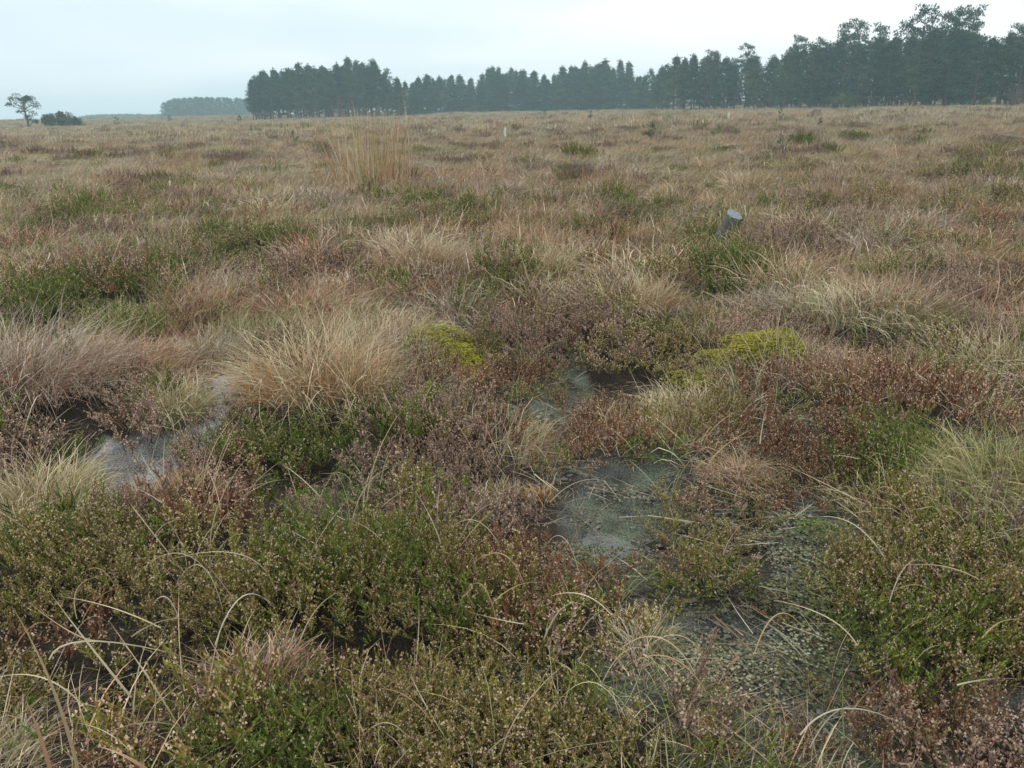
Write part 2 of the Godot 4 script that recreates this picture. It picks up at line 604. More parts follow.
# ---------------------------------------------------------------- trees
func needle_clump(s: Shape, p: Vector3, r: float, flat: float, count: int, size: float, col: Color) -> void:
	for k in count:
		var d := Vector3(rng.randfn(), rng.randfn(), rng.randfn()).normalized() * pow(rng.randf(), 0.4)
		var at := p + Vector3(d.x * r, d.y * r * flat, d.z * r)
		var a := (d + dir3(0.9) + Vector3(0, 0.25, 0)).normalized()
		var b := a.cross(dir3(1.0)).normalized()
		var e := size * rng.randf_range(0.6, 1.4)
		var kk := rng.randf_range(0.75, 1.3)
		var cc := Color(col.r * kk, col.g * kk, col.b * kk)
		s.tri(at - b * e * 0.33, at + b * e * 0.33, at + a * e * 1.3, cc)
		s.tri(at - a * e * 0.4 + b * e * 0.4, at + a * e * 0.5, at - b * e * 0.6 + a * e * 0.2, cc)

# style: 0 plantation pine, 1 spruce, 2 tall open pine, 3 bushy pine
func tree_meshes(seed_: int, style: int) -> Array:
	rng.seed = seed_
	var tr := Shape.new(); var cr := Shape.new()
	var h := 10.0
	var bend := Vector3(rng.randf_range(-0.3, 0.3), 0, rng.randf_range(-0.3, 0.3))
	var pts := []; var rad := []
	var br := 0.15 if style != 2 else 0.13
	for k in 7:
		var t := k / 6.0
		pts.append(Vector3(bend.x * t * t, h * t * (0.97 if style != 1 else 1.0) - 0.3 * (1 - t), bend.z * t * t) + dir3(0.04))
		rad.append(br * (1.0 - 0.88 * t))
	var barkc := Color(0.13, 0.095, 0.07) if style != 1 else Color(0.10, 0.08, 0.065)
	tr.tube(pts, rad, 7, barkc)
	var green: Color = [Color(0.042, 0.09, 0.045), Color(0.054, 0.098, 0.042), Color(0.034, 0.074, 0.045), Color(0.068, 0.104, 0.045), Color(0.046, 0.082, 0.05)][seed_ % 5]
	var start := [0.24, 0.05, 0.58, 0.08][style] as float
	var limbs := [52, 64, 18, 46][style] as int
	for k in limbs:
		var t: float = start + (0.98 - start) * (k + rng.randf()) / limbs
		var f := t * 6.0
		var b: Vector3 = pts[mini(int(f), 5)].lerp(pts[mini(int(f) + 1, 6)], f - int(f))
		var a := k * 2.4 + rng.randf_range(-0.5, 0.5)
		var u: float = (t - start) / (1.0 - start)
		var l := 0.0
		if style == 1:
			l = 2.5 * (1.03 - u) * rng.randf_range(0.75, 1.1)
		elif style == 0:
			l = 2.2 * pow(maxf(0.0, 1.03 - u), 0.95) * (0.55 + 0.45 * minf(1.0, u * 3.0)) * rng.randf_range(0.6, 1.15)
		elif style == 2:
			l = 1.5 * sqrt(maxf(0.02, 1.0 - absf(u - 0.55) * 1.6)) * rng.randf_range(0.5, 1.2)
		else:
			l = 2.4 * sqrt(maxf(0.02, 1.02 - u)) * rng.randf_range(0.6, 1.15)
		var rise: float = [0.25, -0.12 + 0.5 * u, 0.45, 0.35][style]
		var d := Vector3(cos(a), rise, sin(a)).normalized()
		var e := b + d * l
		tr.tube([b, b.lerp(e, 0.5) + Vector3(0, -0.04, 0), e], [0.04 * (1.2 - t), 0.025 * (1.2 - t), 0.008], 4, barkc)
		var tone := rng.randf_range(0.6, 1.45)
		var col := Color(green.r * tone * rng.randf_range(0.9, 1.25), green.g * tone, green.b * tone)
		if style == 1:
			for m in 4:
				needle_clump(cr, b + d * l * (0.3 + 0.22 * m), 0.34 - 0.03 * m, 0.5, 16, 0.17, col)
		elif style == 2:
			for m in 2:
				needle_clump(cr, e + dir3(0.3) - d * (0.4 * m * l), rng.randf_range(0.38, 0.62), 0.6, 42, 0.17, col)
		else:
			for m in 3:
				needle_clump(cr, b + d * l * (0.45 + 0.28 * m) + dir3(0.15), rng.randf_range(0.25, 0.48), 0.7, 22, 0.17, col)
	if style < 2:
		needle_clump(cr, pts[6], 0.2, 2.6, 30, 0.15, green)
	else:
		needle_clump(cr, pts[6], 0.5, 0.7, 40, 0.17, green)
	# dead snags low on the trunk
	for k in 10:
		var t := rng.randf_range(0.12, start + 0.1)
		var b: Vector3 = pts[0].lerp(pts[6], t)
		var a := rng.randf() * TAU
		tr.tube([b, b + Vector3(cos(a), rng.randf_range(-0.3, 0.2), sin(a)) * rng.randf_range(0.4, 1.2)], [0.02, 0.006], 3, Color(0.14, 0.115, 0.095))
	return [tr.commit(M.bark), cr.commit(M.needle)]

func make_tree(called: String, meshes: Array, label: String, group: String) -> Node3D:
	var o := thing(called, label, "tree", Vector3.ZERO, 0.0, group)
	part("trunk", meshes[0], o)
	part("crown", meshes[1], o)
	return o

var proto := {}
func plant_tree(style: int, variant: int, p: Vector3, height: float, wide: float, label: String, group: String, called: String) -> void:
	var key := "%s%d_%d" % [called, style, variant]
	var o: Node3D
	if not proto.has(key):
		o = make_tree(called, tree_kinds[style][variant], label, group)
		proto[key] = o
	else:
		o = copy_of(proto[key], label, group)
	o.position = p
	o.rotation.y = rng.randf() * TAU
	var s := height / 10.0
	o.scale = Vector3(s * wide, s, s * wide)
var tree_kinds := []

func profile(pts: Array, x: float) -> float:
	for k in pts.size() - 1:
		if x <= pts[k + 1][0]:
			return lerpf(pts[k][1], pts[k + 1][1], clampf((x - pts[k][0]) / (pts[k + 1][0] - pts[k][0]), 0, 1))
	return pts[-1][1]

func tree_spot(px: float, dist: float) -> Vector3:
	var d := ray(px, 107.0)
	var q := Vector3(d.x, 0, d.z).normalized() * dist
	return put(q)

func tree_height(px: float, ytop: float, spot: Vector3) -> float:
	var d := ray(px, ytop)
	var t := Vector2(spot.x, spot.z).length() / Vector2(d.x, d.z).length()
	return EYE.y + d.y * t - spot.y

# ---------------------------------------------------------------- sky
func sky_image() -> Image:
	var im := Image.create(1024, 512, false, Image.FORMAT_RGBF)
	var f := FastNoiseLite.new()
	f.seed = 21
	f.frequency = 1.3
	f.fractal_octaves = 4
	for y in 512:
		var el := PI * (0.5 - (y + 0.5) / 512.0)
		for x in 1024:
			var az := TAU * ((x + 0.5) / 1024.0 - 0.5)
			var d := Vector3(sin(az) * cos(el), sin(el), -cos(az) * cos(el))
			var v := f.get_noise_3d(d.x * 1.6, d.y * 9.0, d.z * 1.6)
			var w := smoothstep(-0.5, 0.5, 0.4 * v + 0.5 * sin(-az * 1.0 + 0.02))
			var c := Color(0.62, 0.74, 0.81).lerp(Color(0.92, 0.95, 0.96), w)
			var lift := 1.0 + 0.5 * maxf(0.0, d.y)   # an overcast sky is brightest overhead
			if el < 0.0:
				c = Color(0.6, 0.7, 0.75)
				lift = 1.0
			im.set_pixel(x, y, Color(c.r * lift, c.g * lift, c.b * lift))
	return im

func _ready() -> void:
	# ------------------------------------------------ camera, sky, sun, exposure
	var cam := Camera3D.new()
	cam.name = "camera"
	add_child(cam)
	cam.position = EYE
	cam.rotation_order = EULER_ORDER_YXZ
	cam.rotation = Vector3(-atan((384.0 - 107.0) / F), 0.0, deg_to_rad(-1.45))
	cam.fov = rad_to_deg(2.0 * atan(384.0 / F))
	cam.near = 0.05
	cam.far = 3000.0
	cam.current = true
	cam_basis = cam.transform.basis
	var env := Environment.new()
	env.background_mode = Environment.BG_SKY
	var pan := PanoramaSkyMaterial.new()
	pan.panorama = ImageTexture.create_from_image(sky_image())
	var sky := Sky.new()
	sky.sky_material = pan
	env.sky = sky
	env.tonemap_mode = Environment.TONE_MAPPER_LINEAR
	env.tonemap_exposure = 1.24
	env.sdfgi_enabled = true
	env.ssao_enabled = true
	env.ssil_enabled = true
	env.fog_enabled = true
	env.fog_density = 0.0013
	env.fog_light_color = Color(0.86, 0.98, 1.0)
	var we := WorldEnvironment.new()
	we.name = "air"
	we.environment = env
	add_child(we)
	var sun := DirectionalLight3D.new()
	sun.name = "sun"
	sun.light_energy = 0.5
	sun.light_angular_distance = 16.0
	sun.light_color = Color(1.0, 0.97, 0.92)
	sun.shadow_enabled = true
	add_child(sun)
	sun.look_at_from_position(Vector3.ZERO, Vector3(0.45, -1.0, 0.5), Vector3.UP)

	# ------------------------------------------------ noises and maps
	n_low.seed = 3; n_low.frequency = 0.045; n_low.fractal_octaves = 2
	n_hum.seed = 8; n_hum.frequency = 0.55; n_hum.fractal_octaves = 2
	n_fine.seed = 11; n_fine.frequency = 3.2; n_fine.fractal_octaves = 3
	n_mix.seed = 17; n_mix.frequency = 0.24; n_mix.fractal_octaves = 3
	n_mix2.seed = 23; n_mix2.frequency = 0.6; n_mix2.fractal_octaves = 3
	for f: FastNoiseLite in [n_low, n_hum, n_fine, n_mix, n_mix2]:
		f.noise_type = FastNoiseLite.TYPE_SIMPLEX_SMOOTH
	kinds_map.resize(map_w * map_h)
	relief.resize(map_w * map_h)
	make_materials()
	lay_zones()
	build_ground()
	build_water()
	build_woods()
	build_tussocks()
	build_heather()
	build_small_things()
	build_strands()
	sow_cover()

func lay_zones() -> void:
	# the open moor beyond
	for z in [[110, 390, 170, 70, MAUVE], [140, 350, 120, 26, PINK], [880, 335, 140, 44, MAUVE], [640, 320, 90, 26, OLIVE], [85, 212, 36, 9, GREEN], [250, 235, 60, 12, GREEN], [460, 207, 40, 10, GREEN], [400, 198, 30, 8, GREEN], [640, 203, 42, 10, GREEN], [720, 275, 62, 22, GREEN], [500, 290, 52, 18, GREEN],
			[870, 235, 34, 10, GREEN], [990, 175, 45, 10, OLIVE], [950, 178, 30, 7, OLIVE], [180, 186, 22, 6, GREEN], [690, 232, 40, 10, GREEN], [590, 190, 30, 7, OLIVE], [300, 240, 30, 10, GREEN], [380, 225, 30, 14, GREEN],
			[100, 238, 70, 10, MAUVE], [790, 240, 55, 14, MAUVE], [960, 285, 55, 24, MAUVE], [540, 320, 75, 26, MAUVE], [420, 300, 40, 16, MAUVE], [340, 270, 40, 10, PINK], [230, 215, 40, 10, PINK], [600, 235, 70, 14, PINK], [880, 190, 50, 9, PINK],
			[80, 300, 95, 34, GREEN], [190, 255, 60, 14, GREEN], [30, 270, 40, 12, OLIVE], [250, 320, 50, 18, GRASS],
			[400, 420, 90, 40, MAUVE], [450, 470, 80, 30, MAUVE], [470, 380, 60, 26, RED], [590, 400, 40, 36, RED], [640, 350, 60, 24, OLIVE], [690, 400, 60, 40, OLIVE],
			# right-hand side
			[860, 420, 105, 42, RED], [880, 450, 80, 22, GREEN], [960, 360, 70, 40, OLIVE], [760, 400, 40, 16, GREEN], [730, 500, 90, 50, OLIVE], [710, 480, 50, 20, RED], [790, 520, 40, 26, RED], [900, 540, 90, 60, OLIVE], [980, 480, 80, 50, GRASS],
			[930, 600, 110, 50, GREEN], [940, 520, 70, 30, GRASS], [960, 640, 70, 40, OLIVE], [890, 690, 34, 20, RED], [960, 680, 60, 30, OLIVE], [900, 660, 50, 30, OLIVE], [760, 590, 60, 26, OLIVE], [1000, 560, 60, 50, OLIVE],
			# left-hand side and foreground
			[170, 590, 340, 110, OLIVE], [40, 690, 120, 60, OLIVE], [60, 540, 110, 50, GREEN], [40, 640, 60, 26, RED], [200, 500, 110, 30, MAUVE], [100, 560, 60, 20, OLIVE], [260, 560, 100, 36, OLIVE], [310, 425, 85, 28, GREEN], [290, 480, 90, 30, DARK], [230, 520, 40, 20, RED],
			[410, 585, 130, 75, OLIVE], [400, 570, 110, 50, GREEN], [520, 540, 60, 42, RED], [470, 500, 60, 24, MAUVE], [440, 674, 96, 38, DARK], [135, 700, 90, 54, DARK], [300, 690, 60, 26, DARK], [250, 730, 60, 40, OLIVE], [180, 640, 60, 20, GREEN],
			[470, 730, 190, 50, OLIVE], [240, 750, 60, 24, GREEN], [4, 760, 22, 24, PALE], [640, 735, 26, 34, GRASS], [560, 640, 60, 20, OLIVE],
			# moss, lichen and wet peat
			[326, 500, 46, 30, GMOSS], [145, 636, 26, 9, GMOSS], [443, 350, 27, 20, YMOSS], [752, 371, 34, 15, YMOSS], [715, 376, 22, 8, YMOSS], [790, 366, 18, 7, YMOSS], [468, 678, 46, 26, LICHEN], [725, 440, 36, 14, LICHEN],
			[690, 610, 90, 50, BOGGY], [750, 680, 140, 100, BOGGY], [830, 600, 50, 60, BOGGY], [800, 745, 150, 60, BOGGY], [640, 600, 60, 40, BOGGY], [760, 545, 100, 80, BOGGY], [760, 490, 50, 30, BOGGY], [790, 458, 60, 24, BOGGY], [985, 705, 46, 34, BOGGY], [560, 470, 40, 30, BOGGY], [550, 420, 40, 50, BOGGY], [572, 385, 22, 28, BOGGY], [590, 590, 44, 26, BOGGY],
			[602, 530, 46, 50, WET], [540, 434, 16, 26, WET], [572, 390, 10, 18, WET], [572, 482, 14, 16, WET], [700, 650, 26, 14, WET], [770, 720, 40, 14, WET], [800, 460, 36, 12, WET], [985, 712, 30, 16, WET], [860, 760, 40, 12, WET],
			[120, 478, 30, 52, PALE_SHEEN], [218, 420, 16, 40, PALE_SHEEN], [90, 500, 24, 22, PALE_SHEEN], [150, 450, 20, 16, PALE_SHEEN],
			[700, 565, 24, 12, OLIVE], [735, 520, 26, 12, RED], [505, 446, 22, 11, GMOSS], [642, 472, 9, 6, GMOSS], [730, 715, 20, 8, GMOSS]]:
		zone(z[0], z[1], z[2], z[3], z[4])
	# hollows and mounds: pixel, half width in pixels, depth in metres along the view, height
	for a in [[600, 525, 50, 0.45, -0.10], [545, 440, 26, 0.5, -0.09], [572, 385, 22, 0.5, -0.09], [555, 340, 20, 0.4, -0.05], [690, 640, 70, 0.3, -0.04], [740, 700, 110, 0.35, -0.05], [810, 745, 110, 0.3, -0.05], [790, 460, 46, 0.4, -0.09], [125, 460, 36, 0.6, -0.10], [212, 405, 22, 0.6, -0.10], [300, 470, 80, 0.4, -0.07], [440, 655, 80, 0.14, -0.09], [140, 695, 80, 0.2, -0.12], [870, 455, 60, 0.25, -0.07], [980, 700, 40, 0.2, -0.06],
			[310, 400, 95, 0.7, 0.14], [860, 400, 100, 0.6, 0.12], [870, 330, 90, 0.8, 0.10], [620, 315, 60, 0.8, 0.12], [40, 410, 90, 0.8, 0.12], [400, 600, 110, 0.3, 0.12], [262, 705, 40, 0.15, 0.08], [250, 760, 60, 0.15, 0.06], [900, 560, 110, 0.4, 0.10], [443, 350, 28, 0.3, 0.14], [750, 372, 40, 0.3, 0.11], [420, 275, 70, 1.2, 0.12], [80, 310, 90, 1.2, 0.12], [220, 310, 60, 1.0, 0.08], [500, 730, 150, 0.3, 0.05], [720, 290, 70, 1.2, 0.10], [505, 285, 60, 1.2, 0.08], [165, 600, 150, 0.4, 0.05], [970, 470, 80, 0.5, 0.08]]:
		var p := on_ground(a[0], a[1])
		paint_relief(p, a[2] / F * (EYE - p).length(), a[3], a[4])

func build_water() -> void:
	# a clear film of water lying in the lowest peat
	for a in [[604, 535, 0.26, 0.34, 0.16], [542, 438, 0.12, 0.3, 0.3], [124, 478, 0.3, 0.6, 0.75], [215, 420, 0.2, 0.55, 0.75], [90, 500, 0.2, 0.25, 0.7], [985, 715, 0.2, 0.16, 0.3]]:
		var p := on_ground(a[0], a[1], -0.06)
		var hs := []
		for k in 400:
			var q := sqrt(k / 400.0)
			hs.append(ht(p.x + cos(k * 2.4) * q * a[2], p.z + sin(k * 2.4) * q * a[3]))
		hs.sort()
		var lvl: float = hs[int(399 * a[4])]
		var s := Shape.new()
		var e := 0.02
		var nx := int(a[2] / e); var nz := int(a[3] / e)
		for zi in range(-nz, nz):
			for xi in range(-nx, nx):
				var cx := (xi + 0.5) / nx; var cz := (zi + 0.5) / nz
				if cx * cx + cz * cz > 1.0:
					continue
				var x := xi * e; var z := zi * e
				if minf(minf(ht(p.x + x, p.z + z), ht(p.x + x + e, p.z + z)), minf(ht(p.x + x, p.z + z + e), ht(p.x + x + e, p.z + z + e))) > lvl:
					continue
				var b := s.v.size()
				for c in [[x, z], [x + e, z], [x, z + e], [x + e, z + e]]:
					s.v.append(Vector3(c[0], 0, c[1])); s.n.append(Vector3.UP); s.c.append(Color.WHITE)
				s.i.append(b); s.i.append(b + 1); s.i.append(b + 2)
				s.i.append(b + 1); s.i.append(b + 3); s.i.append(b + 2)
		if s.v.is_empty():
			continue
		var o := MeshInstance3D.new()
		o.name = numbered("bog_water")
		o.mesh = s.commit(M.water)
		add_child(o)
		o.position = Vector3(p.x, lvl, p.z)
		tag(o, "thin film of water standing in a peat hollow", "water", "bog water in the peat hollows", "structure")

func build_woods() -> void:
	for style in 4:
		var v := []
		for k in [5, 4, 5, 3][style]:
			v.append(tree_meshes(100 + style * 20 + k, style))
		tree_kinds.append(v)
	rng.seed = 404
	var tops := [[250, 84], [262, 68], [290, 66], [305, 62], [325, 58], [345, 60], [362, 58], [376, 57], [388, 66], [400, 78], [415, 80], [430, 70], [445, 74], [460, 72], [478, 76], [493, 65], [515, 68], [530, 67], [545, 70], [560, 66], [580, 62], [600, 60], [622, 60], [636, 70], [655, 70], [666, 58], [690, 55], [715, 50], [735, 54], [760, 56], [775, 48], [795, 42], [815, 44], [835, 36], [855, 38], [870, 38], [890, 34], [910, 32], [930, 28], [950, 26], [970, 30], [990, 40], [1005, 30], [1024, 30], [1200, 34]]
	var dist := [[250, 172.0], [400, 178.0], [450, 212.0], [630, 200.0], [650, 185.0], [670, 150.0], [760, 140.0], [900, 122.0], [1024, 116.0], [1200, 112.0]]
	# the wood's edge and the rows behind it
	for row in 5:
		var x := 252.0 + row * 3.0
		while x < 1130.0:
			var dd: float = profile(dist, x) + [0.0, 4.0, 8.0, 14.0, 24.0][row] + rng.randf_range(-1.5, 1.5)
			var p := tree_spot(x, dd)
			var yt := profile(tops, x) + rng.randf_range(-2.0, 9.0) + (row * 1.5)
			var h := tree_height(x, yt, p)
			var style := 0
			if x > 400.0 and x < 650.0:
				style = 1 if rng.randf() < 0.7 else 0
			elif x > 650.0:
				style = [0, 3, 3, 3, 0, 2][rng.randi() % 6]
			if row > 2:
				style = 3
			var tall := "short " if h < 10.5 else ("tall " if h > 13.5 else "")
			var where := " in the tall block beside the far plantation" if x < 400.0 else (" in the lower middle stretch of the wood" if x < 655.0 else " below the slender tall pines")
			var word: String = [["straight pine at the wood's edge", "dark pointed spruce at the wood's edge", "bare-stemmed pine at the wood's edge", "broad bushy pine at the wood's edge"], ["straight pine behind the edge", "spruce behind the edge", "open-crowned pine behind the edge", "bushy pine behind the edge"]][mini(row, 1)][style]
			var called: String = ["pine_tree", "spruce_tree", "pine_tree", "pine_tree"][style]
			plant_tree(style, rng.randi() % tree_kinds[style].size(), p, h, [1.25, 1.65, 1.1, 1.2][style] * rng.randf_range(0.85, 1.25), tall + word + where, tall + word + where, called)
			x += (1.6 + rng.randf_range(0.0, 1.9)) * F / dd * (1.0 if row < 2 else 1.7)
	# thin pines that rise above the rest
	for e in [[745, 44], [795, 36], [815, 38], [838, 21], [852, 20], [873, 24], [897, 21], [915, 6], [934, 14], [945, 8], [960, 8], [1005, 24], [1021, 25]]:
		var p := tree_spot(e[0], profile(dist, e[0]) + 6.0)
		plant_tree(2, rng.randi() % 5, p, tree_height(e[0], e[1], p), 0.85, "slender pine with a sparse rounded crown rising above the wood", "pines rising above the wood", "pine_tree")
	# far plantation block beyond the moor
	for k in 34:
		var x := 164.0 + (k % 17) * 5.6 + rng.randf_range(-1.5, 1.5)
		var p := tree_spot(x, 400.0 + (k / 17) * 9.0)
		var yt := profile([[160, 104], [172, 98], [190, 96], [240, 97], [262, 99]], x) + rng.randf_range(0.0, 1.6)
		plant_tree(3, rng.randi() % 3, p, tree_height(x, yt, p), 1.7, "hazy pine of the far plantation block beyond the moor", "trees of the far plantation", "pine_tree")
	# a belt of woodland on the horizon, one mass
	rng.seed = 77
	var belt := Shape.new()
	for k in 150:
		var x := 76.0 + k * 0.66 + rng.randf_range(-1, 1)
		var p := tree_spot(x, 585.0 + rng.randf_range(-8, 8))
		var top := tree_height(x, profile([[76, 119], [84, 116], [100, 115], [130, 114.5], [150, 115.5], [175, 113]], x), p)
		needle_clump(belt, p + Vector3(0, top * 0.5, 0), 2.6, maxf(0.3, top * 0.5 / 2.6), 36, 0.9, Color(0.05, 0.07, 0.035))
	var o := part("distant_woodland", belt.commit(M.needle), self)
	tag(o, "faint belt of woodland low on the horizon", "woodland", "", "stuff")
	# the lone trees
	rng.seed = 501
	var lp := tree_spot(24, 150.0)
	var lh := tree_height(24, 95, lp)
	var lt := Shape.new(); var lc := Shape.new()
	var lpts := [Vector3(0, -0.2, 0), Vector3(0.12, lh * 0.3, 0), Vector3(-0.05, lh * 0.6, 0.1), Vector3(0.1, lh * 0.92, 0)]
	lt.tube(lpts, [0.2, 0.15, 0.1, 0.03], 8, Color(0.13, 0.095, 0.07))
	for k in 22:
		var a := rng.randf() * TAU
		var lev := rng.randf_range(0.5, 0.98) if k > 4 else rng.randf_range(0.25, 0.5)
		var reach := (2.6 * sqrt(maxf(0.05, 1.0 - absf(lev - 0.72) * 2.6)) if k > 4 else 1.3) * rng.randf_range(0.45, 1.0)
		var e := Vector3(cos(a) * reach, lh * lev, sin(a) * reach)
		var b0 := Vector3(0.05, lh * (lev - 0.14), 0)
		lt.tube([b0, b0.lerp(e, 0.6) + dir3(0.15), e], [0.07, 0.04, 0.012], 4, Color(0.13, 0.095, 0.07))
		needle_clump(lc, e, rng.randf_range(0.45, 0.75), 0.6, 80, 0.15, Color(0.05, 0.078, 0.04) * rng.randf_range(0.7, 1.3))
	var lo := thing("pine_tree", "lone pine with a flat bushy top on the open moor", "tree", lp)
	part("trunk", lt.commit(M.bark), lo)
	part("crown", lc.commit(M.needle), lo)
	for b in [[46, 113, 1.0], [54, 106, 1.9], [62, 110, 1.4], [74, 115, 0.8]]:
		var bp := tree_spot(b[0], 148.0 + rng.randf_range(-2, 2))
		var bh := tree_height(b[0], b[1], bp)
		var bt := Shape.new(); var bl := Shape.new()
		for k in 16:
			var a := rng.randf() * TAU
			var e := Vector3(cos(a) * b[2] * rng.randf_range(0.2, 1.0), bh * rng.randf_range(0.25, 0.95), sin(a) * b[2] * rng.randf_range(0.2, 1.0))
			e.y *= 1.0 - 0.35 * Vector2(e.x, e.z).length() / b[2]
			bt.tube([Vector3(0, -0.1, 0), e * 0.5 + dir3(0.1), e], [0.06, 0.035, 0.01], 4, Color(0.12, 0.09, 0.07))
			needle_clump(bl, e, 0.55, 0.8, 70, 0.16, Color(0.05, 0.075, 0.03) * rng.randf_range(0.7, 1.3))
		var bo := thing("pine_tree", "low spreading pine bush beside the lone pine", "tree", bp, 0.0, "low pines beside the lone pine")
		part("trunk", bt.commit(M.bark), bo)
		part("crown", bl.commit(M.needle), bo)
	# scrub along the wood's foot
	for b in [[836, 93, 0], [848, 96, 0], [1012, 84, 1], [1020, 80, 1], [760, 101, 0], [985, 97, 0]]:
		var s := Shape.new(); var l := Shape.new()
		var bp := tree_spot(b[0], profile(dist, b[0]) - 7.0)
		var h := tree_height(b[0], b[1], bp)
		for k in 26:
			var a := rng.randf() * TAU
			var d := Vector3(cos(a) * rng.randf_range(0.1, 0.6), 1, sin(a) * rng.randf_range(0.1, 0.6)).normalized()
			var e := d * h * rng.randf_range(0.6, 1.0)
			s.tube([Vector3(0, -0.1, 0), e * 0.5 + dir3(0.1), e], [0.03, 0.018, 0.004], 3, Color(0.15, 0.10, 0.085))
			for m in 5:
				var q := e * rng.randf_range(0.5, 0.95)
				s.tube([q, q + dir3(0.5)], [0.008, 0.003], 3, Color(0.17, 0.11, 0.095))
			if b[2] == 0:
				needle_clump(l, e * rng.randf_range(0.5, 1.0), 0.4, 0.8, 22, 0.12, Color(0.09, 0.13, 0.035))
		var t := thing("shrub", "bare purplish-brown shrub at the foot of the wood" if b[2] == 1 else "low green shrub at the foot of the wood", "shrub", bp, 0.0, "bare shrubs by the wood" if b[2] == 1 else "green shrubs by the wood")
		part("branches", s.commit(M.twig), t)
		if b[2] == 0:
			part("foliage", l.commit(M.leaf), t)

func build_tussocks() -> void:
	# tussocks one can point at: pixel of the base, half width and height in pixels, palette, thatch, lean, label
	var list := [
		[318, 408, 88, 90, "straw", "russet", Vector3(-0.1, 0, 0), "large straw grass tussock with reddish flanks over dark green heather"],
		[28, 418, 80, 100, "grey", "pink", Vector3(0.25, 0, 0), "big greyish tussock on the bank above the pale wet hollow"],
		[170, 412, 44, 52, "straw", "grass", Vector3(0.05, 0, 0), "small rounded tussock between the two pale wet hollows"],
		[38, 500, 54, 76, "straw", "grass", Vector3(-0.1, 0, 0), "yellowish tussock at the near bank of the pale wet hollow"],
		[225, 304, 34, 36, "grey", "mauve", Vector3(0.1, 0, 0), "small grey tussock with a pale crest behind the green heather"],
		[212, 352, 56, 44, "grey", "grass", Vector3(0.15, 0, 0), "grey-green tussock behind the large straw tussock"],
		[180, 492, 44, 40, "orange", "orange", Vector3(0, 0, 0), "low orange-brown tuft beside the pale wet hollow"],
		[424, 276, 56, 48, "straw", "pink", Vector3(0.2, 0, 0), "wind-combed straw tussock beyond the yellow moss"],
		[622, 326, 62, 54, "straw", "pink", Vector3(0.1, 0, 0), "pale domed tussock with a dark hollow beneath it"],
		[868, 330, 92, 56, "pale", "grass", Vector3(0.45, 0, 0.1), "long pale tussock combed sideways above the red heather mound"],
		[862, 398, 74, 52, "pink", "red", Vector3(0.35, 0, 0.1), "pinkish-brown tussock of swept dead blades on the red heather mound"],
		[692, 414, 52, 60, "straw", "grass", Vector3(0, 0, 0), "loose straw tussock beside the yellow moss cushion"],
		[985, 372, 46, 64, "pale", "grass", Vector3(-0.35, 0, 0), "pale green tussock leaning toward the long combed tussock"],
		[960, 262, 54, 24, "pale", "straw", Vector3(0.3, 0, 0), "flattened pale grass tuft among mauve heather"],
		[975, 490, 62, 76, "grass", "straw", Vector3(-0.25, 0, 0.1), "bleached tussock of long loose blades over olive heather"],
		[541, 484, 15, 24, "orange", "orange", Vector3(0, 0, 0), "tiny orange tuft standing in the wet peat channel"],
		[528, 416, 32, 26, "straw", "orange", Vector3(-0.3, 0, 0), "short straw tuft at the edge of the peat channel"],
		[262, 700, 60, 56, "pink", "litter", Vector3(0.15, 0, 0), "tangle of arching pinkish-brown dead blades in the heather"],
		[0, 772, 36, 46, "grey", "pale", Vector3(0.1, 0, 0), "pale grey tussock of fine dead grass by the long dead blades"],
		[420, 500, 36, 36, "pink", "orange", Vector3(0.1, 0, 0), "reddish dead tuft next to the mauve heather"],
		[500, 480, 36, 20, "straw", "orange", Vector3(0.2, 0, 0), "low straw tuft beside the tiny orange tuft"],
		[118, 265, 60, 36, "grey", "pink", Vector3(0.3, 0, 0), "greyish swept tussock behind the green heather bank"],
		[345, 300, 56, 36, "pink", "straw", Vector3(0.2, 0, 0), "pinkish swept tussock behind the large straw tussock"],
		[530, 285, 50, 44, "straw", "pink", Vector3(0.1, 0, 0), "straw tussock in front of the dark green heather"],
		[735, 480, 40, 40, "pink", "litter", Vector3(-0.1, 0, 0), "thin pinkish tuft beside the pale lichen"],
		[660, 440, 34, 30, "straw", "orange", Vector3(0.1, 0, 0), "thin straw tuft on the bank of the peat channel"],
		[780, 320, 50, 50, "grey", "mauve", Vector3(0.1, 0, 0), "grey tussock next to the long combed tussock"],
		[640, 640, 40, 44, "pale", "grass", Vector3(0.1, 0, 0), "sparse pale grass tuft at the edge of the algae mud"],
		[560, 600, 26, 44, "orange", "grass", Vector3(0.0, 0, 0), "narrow yellow-brown tuft at the foot of the wet peat patch"],
		[700, 735, 36, 34, "orange", "red", Vector3(0.1, 0, 0), "small brown tuft growing in the algae mud"],
		[130, 330, 50, 40, "grass", "straw", Vector3(0.2, 0, 0), "grey-green grass tussock in the green heather bank"],
		[75, 360, 44, 34, "grass", "pink", Vector3(0.3, 0, 0), "low green-brown tussock at the foot of the green heather bank"],
	]
	var sd := 1000
	for a in list:
		sd += 1
		var p := put(on_ground(a[0], a[1], 0.03))
		var dd := (EYE - p).length()
		var r: float = a[2] / F * dd
		var h: float = a[3] / F * dd * 0.85
		var n := int(clampf(1500.0 * r * 3.0, 200.0, 1700.0))
		single("grass_tussock", tussock(sd, r, h, n, a[4], a[5], a[6], 0.0026, 1.0), a[7], "grass tussock", p)
	# tussocks of the open moor, shaped from a few kinds
	var kinds := []
	for k in 9:
		var pal: String = ["straw", "pink", "grey", "straw", "pale", "straw", "pink", "grey", "grass"][k]
		kinds.append([tussock(1500 + k, 0.34, 0.34, 420, pal, ["pink", "litter", "pink"][k % 3], Vector3(0.25, 0, 0.05), 0.0042, 1.2), pal])
	rng.seed = 1600
